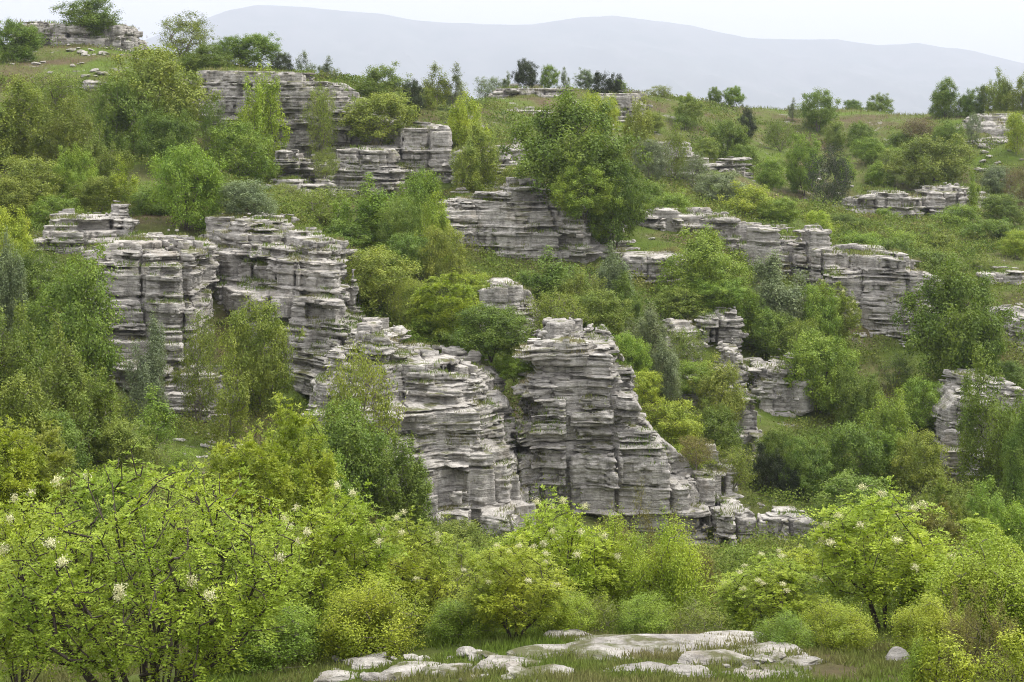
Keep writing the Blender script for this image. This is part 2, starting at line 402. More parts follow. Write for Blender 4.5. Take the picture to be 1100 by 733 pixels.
    x3 = np.broadcast_to(x[:, :, None], shp); y3 = np.broadcast_to(y[:, :, None], shp)
    grp = np.floor((kk + np.floor(5 * vnoise(x3 / 3.0, y3 / 3.0, kk * 0, seed=seed + 12))) / 4.0)
    jx_ = wx * ca + wy * sa; jy_ = -wx * sa + wy * ca
    jx_ = jx_ + 0.25 * (vnoise(x / 0.5, y / 0.5, seed=seed + 31) - 0.5); jy_ = jy_ + 0.25 * (vnoise(x / 0.5, y / 0.5, seed=seed + 32) - 0.5)
    def blockoff(size, kf, sd):
        w_ = size * (0.7 + 0.7 * _h(kf, kf * 0, kf * 0, seed + 40 + sd)); s1 = 9.7 * _h(kf, kf * 0, kf * 0, seed + 50 + sd); s2 = 7.3 * _h(kf, kf * 0, kf * 0, seed + 60 + sd)
        return _h(np.floor((jx_[:, :, None] + s1) / w_), np.floor((jy_[:, :, None] + s2) / w_), kf, seed + 70 + sd)
    off = rough * (0.72 * HARD[k] + 0.14 * (vnoise(x3 / 0.85, y3 / 0.85, kk * 7.31, seed=seed) - 0.5) + 0.34 * (blockoff(0.75, kk, 1) - 0.5) + 0.62 * (blockoff(1.7, STEP[k].astype(float), 2) - 0.5) + 1.0 * (_h(np.broadcast_to(np.floor(cid[:, :, None] * 4096), shp), grp, kk * 0, seed + 6) - 0.5))
    db = np.minimum(np.abs(zz - BB[k]), np.abs(BB[k + 1] - zz))
    wk = np.where(np.abs(zz - BB[k]) < np.abs(BB[k + 1] - zz), WEAK[k], WEAK[k + 1])
    off += wk * np.clip(2.4 * vnoise(x3 / 1.9, y3 / 1.9, np.round(zz / 0.3), seed=seed + 21) - 0.55, 0.1, 1.1) * np.exp(-(db / (0.5 * dz + 0.018)) ** 2)
    off += 0.20 * (vnoise(x3 / 0.30, y3 / 0.30, zz / 0.13, seed=seed + 9) - 0.5) + 0.3 * (vnoise(x3 / 2.4, y3 / 2.4, STEP[k] * 3.7, seed=seed + 14) - 0.5)
    f = np.minimum(u - off - crack[:, :, None], T[:, :, None] + 0.35 - gz[None, None, :])
    f[0] = f[-1] = -1; f[:, 0] = f[:, -1] = -1; f[:, :, -1] = -1; f[:, :, 0] = np.where(f[:, :, 0] > 0, f[:, :, 0], -0.01)
    V, Q = surface_nets(f, gx[0], gy[0], gz[0], dx, dz)
    # faces buried well under the ground are left out
    gv = ground(V[:, 0], V[:, 1]); keep = (V[:, 2] > gv - 0.5)
    Q = Q[keep[Q].any(1)]
    used = np.unique(Q); re = np.full(len(V), -1); re[used] = np.arange(len(used)); V = V[used]; Q = re[Q]
    i = np.clip(np.round((V[:, 0] - GX[0]) / 0.4).astype(int), 0, len(GX) - 1); j = np.clip(np.round((V[:, 1] - GY[0]) / 0.4).astype(int), 0, len(GY) - 1)
    np.maximum.at(ROCKTOP, (i, j), V[:, 2])
    n = np.cross(V[Q[:, 2]] - V[Q[:, 0]], V[Q[:, 3]] - V[Q[:, 1]]); n /= np.linalg.norm(n, axis=1)[:, None] + 1e-9
    c = V[Q].mean(1); up = (n[:, 2] > 0.8) & (c[:, 2] > ground(c[:, 0], c[:, 1]) + 0.1)
    LEDGES.append(c[up])
    c0 = np.array([0.5 * (xl + xr), dm, 0.0]); c0[2] = ground(c0[0], c0[1])
    o = link(name, mesh_np(name, V - c0, Q), M_ROCK); o.location = c0
    tag(o, label, cat)
    return o

R = rock
R('rock_outcrop', 'broad stepped limestone outcrop with many thin ledges left of the tall pillar', [(345,364),(372,352),(420,352),(434,371),(470,375),(515,388),(530,418),(545,438),(556,470),(562,515),(598,540)], 66, 10, 5.0)
R('rock_pillar', 'tall dark faced limestone pillar at the centre with a stepped flank falling to its right', [(560,358),(566,350),(640,348),(655,362),(662,378),(672,400),(690,440),(712,478),(735,508),(752,545),(764,570)], 70.5, 7, 0.9, cell=2.2, rough=0.8, side=0.6)
R('rock_outcrop', 'layered limestone bluff between the dark leafy tree and the narrow crevice', [(114,272),(125,262),(150,258),(185,252),(200,262),(232,262),(240,300)], 74, 10, 4.0)
R('rock_outcrop', 'long limestone slope of pale stepped ledges right of the narrow crevice', [(216,236),(240,230),(270,228),(300,238),(340,248),(382,270),(390,285)], (83, 74.5), 11, 6.0)
R('rock_outcrop', 'low crumbling limestone steps at the foot of the left bluff', [(172,398),(215,380),(240,402),(264,425)], 70.5, 4, 1.6)
R('rock_ledge', 'low broken limestone ledge under the green meadow and round tree', [(55,233),(100,222),(135,224),(152,236)], 84, 4.5, 1.5)
R('rock_outcrop', 'wide blocky limestone outcrop below the biggest dense green tree', [(476,214),(500,207),(535,208),(540,195),(560,192),(585,204),(600,221),(628,224),(640,248),(652,268)], 104, 9, 1.6, cell=2.4)
R('rock_outcrop', 'long cracked limestone cliff band under the skyline shrubs', [(220,84),(245,70),(285,78),(330,82),(370,92),(382,102),(420,122),(440,134)], (126, 123), 10, 1.6, cell=2.6)
R('rock_outcrop', 'rounded limestone buttress at the right end of the cracked cliff band', [(395,146),(430,143),(445,133),(480,135),(492,158)], 120.5, 6, 1.2, cell=2.0)
R('rock_outcrop', 'small square limestone stack beside the pale grey shrub', [(224,163),(232,160),(254,161),(259,172)], 117.5, 3.2, 0.5)
R('rock_outcrop', 'square limestone block at the foot of the cracked cliff band', [(298,168),(305,165),(338,166),(343,175)], 118.5, 3.2, 0.6)
R('rock_outcrop', 'small limestone face half hidden between two bright shrubs and the big tree', [(522,154),(535,150),(556,152),(566,165)], 123, 4, 0.7)
R('rock_ledge', 'low limestone wall starting beside the dense green tree on the right slope', [(668,228),(700,222),(735,226),(775,225),(784,240)], 111, 6, 1.0)
R('rock_outcrop', 'middle stretch of the long limestone wall with a slanting foot', [(774,243),(810,240),(850,247),(880,246),(886,260)], (109, 106.5), 7, 1.4)
R('rock_outcrop', 'tall end cliff of the long limestone wall beside the dense round tree', [(880,268),(905,272),(930,270),(960,275),(985,284),(994,300)], (104.5, 102.5), 8, 1.2, cell=2.2)
R('rock_ledge', 'small limestone face under the low wall by the silvery tree', [(668,270),(700,265),(738,272),(744,282)], 101.5, 4, 0.8)
R('rock_outcrop', 'short limestone pillar standing alone left of the bright round bush', [(803,388),(830,378),(846,382),(855,408),(866,430)], 88, 4, 0.7)
R('rock_outcrop', 'small square limestone face below the grey green bush', [(752,337),(785,332),(797,345)], 93, 3.4, 0.6)
R('rock_outcrop', 'narrow broken limestone stack left of the dark juniper', [(772,424),(784,416),(803,417),(808,440),(814,476)], 82, 3.6, 0.6, cell=1.1)
R('rock_outcrop', 'half hidden limestone face behind the silvery shrubs right of the tall pillar', [(702,352),(722,346),(744,352)], 90, 3, 0.6)
R('rock_outcrop', 'jagged limestone rib running down beside the tall pillar flank', [(740,494),(756,488),(772,492),(776,506)], 72, 3.5, 0.5, cell=0.9, side=0.05)
R('rock_ledge', 'low stepped ledges at the lower end of the jagged limestone rib', [(774,522),(788,520),(800,548),(812,556),(826,580)], 70, 3, 0.6, cell=0.9, side=0.05, rough=0.6)
R('rock_outcrop', 'small pale limestone heap at the gully bottom below the juniper', [(828,552),(838,543),(852,541),(856,556),(868,556),(876,572)], 69, 2.6, 0.4, cell=0.8, side=0.05)
R('rock_outcrop', 'limestone tower behind the feathery dark tree near the right edge', [(998,442),(1020,405),(1050,400),(1075,410),(1092,440),(1094,470)], 84, 6, 1.0)
R('rock_outcrop', 'layered limestone wall cut by the right edge behind the dense round tree', [(1076,337),(1100,330),(1125,332)], 98, 5, 0.8)
R('rock_ledge', 'small grey limestone face above the dense round tree at the right edge', [(1048,291),(1070,285),(1092,284)], 109, 3.5, 0.6)
R('rock_outcrop', 'low limestone outcrop left of the large olive bush on the far slope', [(902,218),(925,208),(945,205),(985,214)], 149, 6, 1.2)
R('rock_outcrop', 'low limestone outcrop under the right side of the large olive bush', [(985,206),(1020,197),(1036,200),(1062,214)], 151, 6, 1.2)
R('rock_outcrop', 'bare rounded limestone hump on the right skyline below the thin trees', [(1008,145),(1030,137),(1050,125),(1065,119),(1090,120),(1120,124)], 171, 14, 11.0)
R('rock_outcrop', 'small limestone crag on the grassy slope right of the olive tree', [(696,164),(712,152),(728,150),(740,160),(760,182)], 145, 5, 1.8)
R('rock_ledge', 'thin limestone ledge on the grassy slope between low bushes', [(755,171),(780,168),(805,171)], 148, 3, 0.5)
R('rock_outcrop', 'layered limestone crest on the left skyline under the single tree', [(24,30),(50,22),(72,27),(74,34),(78,27),(110,28),(118,36),(124,28),(145,28),(154,40)], 150, 8, 1.5)
R('rock_outcrop', 'terraced limestone summit under the small round skyline tree', [(526,98),(545,91),(588,91),(612,97)], 171, 5, 2.5)
R('rock_outcrop', 'grey limestone shoulder between the lime tree and the tall pillar', [(513,312),(530,306),(550,306),(570,316),(577,345)], 84, 4.5, 0.9)
R('rock_ledge', 'small limestone crest left of the skyline cliff below the twiggy shrub', [(226,74),(240,67),(262,68),(268,76)], 134, 4, 0.8)
R('rock_outcrop', 'lower tier of limestone blocks below the middle of the cracked cliff band', [(348,180),(362,166),(398,160),(424,164),(432,176)], 117.5, 4, 0.8)
R('rock_outcrop', 'low limestone tier half hidden by the yellowish feathery tree', [(486,170),(504,159),(530,160),(550,172)], 118, 4, 0.8)
R('rock_ledge', 'broken limestone step at the very foot of the cracked cliff band', [(284,203),(300,197),(330,194),(350,198),(358,208)], 112, 3, 0.8)
R('rock_outcrop', 'small limestone rib among shrubs right of the silver trees', [(716,406),(728,396),(744,396),(756,410)], 83.5, 3, 0.6, cell=1.0)
R('rock_outcrop', 'small limestone step left of the lone short pillar', [(766,378),(778,368),(794,368),(800,382)], 88.5, 3, 0.6, cell=1.0)
R('rock_ledge', 'short limestone step between the wide blocky outcrop and the low wall', [(632,242),(648,236),(670,246),(692,262)], 107, 4, 0.8)
R('rock_ledge', 'small lone ledge on the stony slope below the left skyline crest', [(88,94),(100,87),(118,93)], 131, 3, 0.8)
R('rock_ledge', 'thin limestone step on the ridge right of the terraced summit', [(640,101),(664,97),(692,104)], 166, 3, 0.8)
R('rock_ledge', 'thin limestone step above the biggest dense green tree', [(532,116),(560,110),(596,113)], 160, 3.5, 1.2)

# ------------------------------------------------------------------ plants
def norm(v): return v / (np.linalg.norm(v, axis=-1, keepdims=True) + 1e-9)

def leaf_quads(pos, nrm, axis, length, width, fold=0.12):
    """kite-shaped leaves: base, side, tip, side"""
    n = norm(nrm); a = norm(axis - (axis * n).sum(-1, keepdims=True) * n); s = np.cross(n, a)
    L_ = length[:, None]; W = width[:, None]
    v = np.stack([pos, pos + a * L_ * 0.45 + s * W * 0.5 + n * L_ * fold, pos + a * L_ , pos + a * L_ * 0.45 - s * W * 0.5 + n * L_ * fold], 1)
    return v.reshape(-1, 3)

def tubes(P0, P1, R0, R1, sides):
    d = norm(P1 - P0); ref = np.where(np.abs(d[:, 2:3]) > 0.9, np.array([[1.0, 0, 0]]), np.array([[0, 0, 1.0]]))
    a = norm(np.cross(d, ref)); b_ = np.cross(d, a)
    an = np.arange(sides) * 2 * math.pi / sides
    ring = a[:, None, :] * np.cos(an)[None, :, None] + b_[:, None, :] * np.sin(an)[None, :, None]
    V = np.concatenate([P0[:, None] + ring * R0[:, None, None], P1[:, None] + ring * R1[:, None, None]], 1)
    n = len(P0); base = (np.arange(n) * 2 * sides)[:, None]
    i = np.arange(sides); j = (i + 1) % sides
    Q = np.stack([base + i, base + j, base + sides + j, base + sides + i], -1).reshape(-1, 4)
    return V.reshape(-1, 3), Q

def skeleton(tips, rng, stems=1, spread=0.2, h0=0.5, seg=0.35, up=0.6, r_tip=0.006, expo=2.3):
    """joins every tip to the nearest earlier branch; returns nodes, parents, radii"""
    pos = [np.array([0.0, 0, -0.3])]; par = [-1]
    H = tips[:, 2].max()
    for s in range(stems):
        a = 2 * math.pi * (s + rng.random() * 0.6) / stems; r = spread * rng.uniform(0.5 if stems < 12 else 0.1, 1.0) if stems > 1 else 0.0
        prev = 0; p = np.array([0.06 * math.cos(a) * (stems > 1), 0.06 * math.sin(a) * (stems > 1), 0.0])
        tgt = np.array([math.cos(a) * r * 1.0, math.sin(a) * r * 1.0, 1.0])
        top = h0 * H * rng.uniform(0.75, 1.1); n = max(2, int(top / seg)); q = p.copy()
        for i in range(n + 1):
            pos.append(q.copy()); par.append(prev); prev = len(pos) - 1
            q = q + (tgt * seg / np.linalg.norm(tgt)) + rng.normal(0, 0.045, 3) * np.array([1, 1, 0.3])
    order = np.argsort(np.linalg.norm(tips - np.array([0, 0, 0.15 * H]), axis=1) + rng.normal(0, 0.15, len(tips)))
    cap = len(pos) + len(tips) * 14
    A_ = np.zeros((cap, 3)); A_[:len(pos)] = pos; n = len(pos); tipn = []
    for t in tips[order]:
        d = A_[1:n] - t; L_ = np.linalg.norm(d, axis=1)
        cost = L_ + up * np.maximum(0, d[:, 2] + 0.15 * L_)
        j = 1 + int(np.argmin(cost)); dist = np.linalg.norm(A_[j] - t); m_ = max(1, min(13, int(dist / seg)))
        prev = j; st = A_[j].copy(); bend = rng.normal(0, 0.05, 3) * dist + np.array([0, 0, -0.06]) * dist
        for i in range(1, m_ + 1):
            u = i / m_
            A_[n] = st * (1 - u) + t * u + bend * 4 * u * (1 - u); par.append(prev); prev = n; n += 1
        tipn.append(prev)
    A_ = A_[:n]; par = np.array(par)
    load = np.zeros(n); load[tipn] = 1.0
    for i in range(n - 1, 0, -1): load[par[i]] += load[i]
    rad = np.minimum(r_tip * np.maximum(load, 1) ** (1 / expo), 0.0135 * H + 0.004)
    return A_, par, rad, np.array(tipn)

def trunk_mesh(name, A_, par, rad, rmin=0.0, thick=4):
    i = np.arange(1, len(A_)); i = i[rad[i] >= rmin]
    r0 = np.minimum(rad[par[i]], rad[i] * 1.5); big = rad[i] > 0.03
    Vs, Qs, o = [], [], 0
    for sel, sd in ((big, 7), (~big, 3)):
        k = i[sel]
        if len(k) == 0: continue
        V, Q = tubes(A_[par[k]], A_[k], r0[sel], rad[k], sd)
        Vs.append(V); Qs.append(Q + o); o += len(V)
    return mesh_np(name, np.concatenate(Vs), np.concatenate(Qs), True)

def lobes_points(n, lobes, rng, shell=0.55, clump=0.0):
    """points in a union of ellipsoids (cx,cy,cz,rx,ry,rz), thicker towards their outside"""
    vol = np.array([l[3] * l[4] * l[5] for l in lobes]) ** 0.8; ch = rng.choice(len(lobes), n, p=vol / vol.sum())
    l = np.array(lobes)[ch]; d = norm(rng.normal(size=(n, 3))); r = shell + (1 - shell) * rng.random(n) ** 0.6
    return l[:, :3] + d * r[:, None] * l[:, 3:]

def make_plant(name, H, W, seed, tips_n, leaves, llen, lwid, stems, crown_lo, nlobe, spread, style='round', twig=M_BARK, h0=0.45, cl=0.36, flowers=0, r_tip=0.006, rag=0.25, up=0.6):
    """a prototype H tall and W wide: (trunk mesh, crown mesh, blossom mesh or None)"""
    rng = np.random.default_rng(seed)
    lobes = []
    zc = H * (1 + crown_lo) / 2; rz = H * (1 - crown_lo) / 2
    if style == 'round':
        lobes.append((0, 0, zc * 0.92, W * 0.36, W * 0.36, rz * 0.85))
        for i in range(nlobe):
            a = rng.random() * 6.283; e = rng.uniform(-0.85, 0.95); c = math.sqrt(max(0, 1 - e * e)); rr = rng.uniform(0.13, 0.24)
            lobes.append((math.cos(a) * c * W * 0.33, math.sin(a) * c * W * 0.33, zc + e * rz * 0.72, W * rr, W * rr, W * rr * 0.8))
        tips = lobes_points(tips_n, lobes, rng)
    elif style == 'feather':
        n = tips_n
        a = rng.random(n) * 6.283; q = rng.random(n) ** 0.5
        nst = nlobe; sa = rng.random(nst) * 6.283; sr = rng.random(nst) ** 0.5 * W * 0.36; sh = H * (1 - 0.55 * (sr / (W * 0.42)) ** 2) * rng.uniform(0.8, 1.0, nst)
        sh[0] = H; sr[0] *= 0.3
        c = rng.integers(0, nst, n); u = rng.random(n) ** 0.85
        z = H * crown_lo + (sh[c] - H * crown_lo) * u
        wid = W * 0.17 * (1.05 - u) ** 0.6 + 0.06
        tips = np.stack([np.cos(sa[c]) * sr[c] * (0.75 + 0.3 * u) + np.cos(a) * q * wid, np.sin(sa[c]) * sr[c] * (0.75 + 0.3 * u) + np.sin(a) * q * wid, z], -1)
    elif style == 'vase':
        n = tips_n
        a = rng.random(n) * 6.283; q = rng.random(n) ** 0.5
        e = H * (1 - 0.42 * q ** 2.2) * (0.92 + 0.16 * (vnoise(np.cos(a) * 2 * q + 7, np.sin(a) * 2 * q + 7, seed=seed) - 0.5))
        lo = H * (crown_lo + 0.10 * q)
        z = lo + (e - lo) * rng.random(n) ** 0.45
        r = q * W * 0.5 * np.clip(0.45 + 0.75 * z / H, 0, 1.0)
        tips = np.stack([np.cos(a) * r, np.sin(a) * r, z], -1)
    elif style == 'spire':
        n = tips_n
        nst = nlobe; sa = rng.random(nst) * 6.283; sr = rng.random(nst) ** 0.6 * W * 0.4; sh = H * rng.uniform(0.5, 1.0, nst); sh[0] = H; sr[0] = 0
        c = rng.integers(0, nst, n); u = rng.random(n); a = rng.random(n) * 6.283; q = rng.random(n) ** 0.4
        wid = W * 0.2 * (1.02 - u) ** 0.8 + 0.03
        tips = np.stack([np.cos(sa[c]) * sr[c] + np.cos(a) * q * wid, np.sin(sa[c]) * sr[c] + np.sin(a) * q * wid, H * crown_lo + u * (sh[c] - H * crown_lo)], -1)
    tips = tips + rng.normal(0, rag * 0.3, tips.shape)
    tips[:, 2] = np.clip(tips[:, 2], 0.03 * H, H * 1.0)
    A_, par, rad, tn = skeleton(tips, rng, stems, spread, h0, up=up, r_tip=r_tip)
    tm = trunk_mesh(name + '_trunk', A_, par, rad); tm.materials.append(twig)
    tp = A_[tn]; tdir = norm(A_[tn] - A_[par[tn]])
    n = len(tp); w = rng.uniform(0.1, 1.0, n) ** 1.5 + 0.08; per = rng.multinomial(leaves, w / w.sum()); ci = np.repeat(np.arange(n), per); N_ = len(ci)
    cen = np.array([0, 0, zc]); outw = norm(tp - cen)
    if style == 'vase':            # compound leaves: seven leaflets along a drooping stalk
        base = tp[ci] - tdir[ci] * (rng.random(N_) ** 1.3 * 0.55)[:, None] + rng.normal(0, 0.03, (N_, 3))
        hd = rng.normal(size=(N_, 3)); hd[:, 2] = hd[:, 2] * 0.35 + 0.25; hd = norm(hd + 0.35 * outw[ci])
        Lr = llen * rng.uniform(0.65, 1.2, N_)
        dn = np.array([0, 0, -1.0])
        sd = norm(np.cross(hd, dn)); upv = np.cross(sd, hd)
        allv = []
        for q in range(7):
            if q == 6: f_, sg = 1.0, 0
            else: f_, sg = 0.32 + 0.26 * (q // 2), (1 if q % 2 else -1)
            p = base + hd * (Lr * f_)[:, None] + dn * (Lr * 0.42 * f_ * f_)[:, None]
            ax = hd * (0.55 if sg else 1.0) + sd * sg * 0.9 + dn * (0.25 + 0.35 * f_) + rng.normal(0, 0.12, (N_, 3))
            nn = upv + rng.normal(0, 0.28, (N_, 3)) + sd * sg * 0.2
            allv.append(leaf_quads(p, nn, ax, Lr * 0.40 * rng.uniform(0.8, 1.15, N_), Lr * lwid / llen * rng.uniform(0.8, 1.1, N_)))
        V = np.concatenate(allv)
    else:
        jit = rng.normal(0, 1, (N_, 3)) * cl * 0.5
        if style == 'feather': jit *= np.array([0.75, 0.75, 1.5])
        if style == 'spire': jit = jit * np.array([0.6, 0.6, 1.3])
        base = tp[ci] + jit
        if style == 'spire':
            ax = norm(outw[ci] * np.array([1, 1, 0.3]) + np.array([0, 0, 0.8]) + rng.normal(0, 0.45, (N_, 3))); nn = rng.normal(size=(N_, 3))
        else:
            ax = rng.normal(size=(N_, 3)) + 0.5 * outw[ci] + np.array([0, 0, -0.15]); nn = rng.normal(size=(N_, 3)) * 0.42 + np.array([0, 0, 0.45]) + 0.75 * norm(jit) + 0.3 * outw[ci]
        V = leaf_quads(base, nn, ax, llen * rng.uniform(0.6, 1.3, N_), lwid * rng.uniform(0.7, 1.2, N_))
    cm = mesh_np(name + '_crown', V, np.arange(len(V)).reshape(-1, 4)); cm.materials.append(M_NEEDLE if style == 'spire' else M_LEAF)
    bm_ = None
    if flowers:
        hi = np.nonzero((tp[:, 2] > np.percentile(tp[:, 2], 45)) & (np.linalg.norm(tp - cen, axis=1) > np.percentile(np.linalg.norm(tp - cen, axis=1), 45)))[0]
        hi = rng.choice(hi, min(flowers, len(hi)), False); c = np.repeat(hi, 170); Nf = len(c)
        rs = 0.042 * (llen / 0.19)
        p = tp[c] + outw[c] * 0.05 + rng.normal(0, 1, (Nf, 3)) * np.array([rs, rs, rs * 0.8]) + np.array([0, 0, 0.05])
        V = leaf_quads(p, rng.normal(size=(Nf, 3)), rng.normal(size=(Nf, 3)), rng.uniform(0.02, 0.045, Nf) * llen / 0.19, rng.uniform(0.008, 0.02, Nf) * llen / 0.19)
        bm_ = mesh_np(name + '_blossoms', V, np.arange(len(V)).reshape(-1, 4)); bm_.materials.append(M_BLOSSOM)
    return (tm, cm, bm_, H, W)

PROTO = {}
def protos(key, cnt, **k):
    PROTO[key] = [make_plant('%s' % key, seed=100 + 13 * i + sum(map(ord, key)), **k) for i in range(cnt)]
# middle distance
protos('round', 4, H=5.0, W=5.0, tips_n=330, leaves=30000, llen=0.12, lwid=0.075, stems=3, crown_lo=0.0, nlobe=24, spread=0.35, cl=0.33, rag=0.6)
protos('loose', 4, H=5.0, W=4.2, tips_n=260, leaves=21000, llen=0.12, lwid=0.072, stems=4, crown_lo=0.0, nlobe=18, spread=0.4, cl=0.32, twig=M_TWIG, rag=0.8)
protos('feather', 4, H=5.0, W=3.8, tips_n=420, leaves=26000, llen=0.115, lwid=0.06, stems=5, crown_lo=0.02, nlobe=17, spread=0.3, style='feather', cl=0.26, twig=M_TWIG)
protos('thin', 3, H=5.0, W=2.6, tips_n=200, leaves=7000, llen=0.115, lwid=0.06, stems=3, crown_lo=0.15, nlobe=6, spread=0.2, style='feather', cl=0.24, twig=M_TWIG)
protos('twiggy', 3, H=4.0, W=4.0, tips_n=420, leaves=9500, llen=0.10, lwid=0.055, stems=6, crown_lo=0.03, nlobe=14, spread=0.5, cl=0.26, twig=M_TWIG, rag=0.5)
protos('juniper', 3, H=4.0, W=3.6, tips_n=420, leaves=18000, llen=0.15, lwid=0.045, stems=4, crown_lo=0.04, nlobe=12, spread=0.4, style='spire', cl=0.26)
protos('silver', 2, H=5.0, W=3.6, tips_n=330, leaves=23000, llen=0.11, lwid=0.06, stems=4, crown_lo=0.10, nlobe=13, spread=0.3, style='feather', cl=0.3, twig=M_TWIG)
protos('midash', 3, H=5.0, W=4.4, tips_n=300, leaves=6000, llen=0.25, lwid=0.055, stems=4, crown_lo=0.14, nlobe=13, spread=0.4, style='vase', twig=M_BARK)
protos('midflower', 1, H=5.0, W=4.4, tips_n=300, leaves=5200, llen=0.25, lwid=0.055, stems=4, crown_lo=0.14, nlobe=13, spread=0.4, style='vase', twig=M_BARK, flowers=18)
# foreground
protos('ash', 2, H=3.6, W=4.4, tips_n=900, leaves=8200, llen=0.15, lwid=0.027, stems=24, crown_lo=0.20, nlobe=10, spread=0.85, style='vase', h0=0.72, up=2.6, flowers=11, r_tip=0.0062)
protos('bloomash', 2, H=2.6, W=2.4, tips_n=330, leaves=4300, llen=0.15, lwid=0.03, stems=7, crown_lo=0.14, nlobe=10, spread=0.6, style='vase', h0=0.65, up=2.2, flowers=13, r_tip=0.0045)
protos('barebush', 2, H=2.4, W=2.2, tips_n=380, leaves=9000, llen=0.055, lwid=0.03, stems=9, crown_lo=0.10, nlobe=20, spread=0.5, style='feather', cl=0.2, twig=M_TWIG, r_tip=0.004, rag=0.4)
protos('nearbush', 4, H=2.4, W=2.4, tips_n=620, leaves=34000, llen=0.052, lwid=0.028, stems=9, crown_lo=0.04, nlobe=26, spread=0.5, style='feather', cl=0.2, twig=M_TWIG, r_tip=0.004, rag=0.35)
protos('nearjuniper', 2, H=2.4, W=2.2, tips_n=420, leaves=26000, llen=0.06, lwid=0.012, stems=5, crown_lo=0.04, nlobe=13, spread=0.45, style='spire', cl=0.16, r_tip=0.004)
protos('sapling', 2, H=1.5, W=1.2, tips_n=70, leaves=3400, llen=0.062, lwid=0.026, stems=6, crown_lo=0.2, nlobe=8, spread=0.35, style='feather', cl=0.14, r_tip=0.004)

TONES = {'lime': (0.265, 0.350, 0.022), 'fresh': (0.175, 0.270, 0.022), 'mid': (0.132, 0.208, 0.022), 'olive': (0.180, 0.238, 0.028), 'grey': (0.175, 0.225, 0.105),
         'dark': (0.046, 0.066, 0.022), 'ochre': (0.180, 0.175, 0.038), 'yellow': (0.225, 0.280, 0.034), 'deep': (0.120, 0.188, 0.016), 'brown': (0.165, 0.135, 0.055)}
_use = {}
CROWNS = []
def plant(px, ptop, w, d, kind, tone, name, label, cat='tree', pbase=None, z=None):
    x = (px - CX) / F * d; g = float(surface(np.array([x]), np.array([d]))[0]) if z is None else z
    zt = -(ptop - HY) / F * d; h = zt - g
    if h < 0.5: print('PLANT low', label, round(h, 2)); h = 0.9
    if h > 9.5 and d > 50: print('PLANT tall', label, round(h, 2))
    i = _use.get(kind, 0); _use[kind] = i + 1
    tm, cm, bm_, H, W = PROTO[kind][i % len(PROTO[kind])]
    wd = w * (1.12 if d > 36 else 1.0) / F * d
    if h / H < 0.62 * wd / W: dz_ = 0.62 * wd / W * H - h; h += dz_; g -= dz_      # its foot stands lower in the scrub
    lim = 2.4 if kind in ('twiggy', 'thin') else 1.5
    if h / H > lim * wd / W: wd = h / H * W / lim
    e = bpy.data.objects.new(name, None); COL.objects.link(e); e.empty_display_size = 0.3
    e.location = (x, d, g - 0.05); e.rotation_euler = (0, 0, random.uniform(0, 6.28))
    e.scale = (wd / W * random.uniform(0.97, 1.08), wd / W * random.uniform(0.97, 1.08), h / H)
    tag(e, label, cat)
    flat = cat in ('shrub', 'sapling')
    t = bpy.data.objects.new('stems' if flat else 'trunk', tm); COL.objects.link(t); t.parent = e
    c = bpy.data.objects.new('foliage' if flat else 'crown', cm); COL.objects.link(c); c.parent = e
    b = TONES[tone]; k = random.uniform(0.9, 1.1)
    c.color = (b[0] * k * random.uniform(0.94, 1.06), b[1] * k, b[2] * k * random.uniform(0.9, 1.1), 1)
    if bm_ is not None:
        q = bpy.data.objects.new('blossoms', bm_); COL.objects.link(q); q.parent = e
    return e

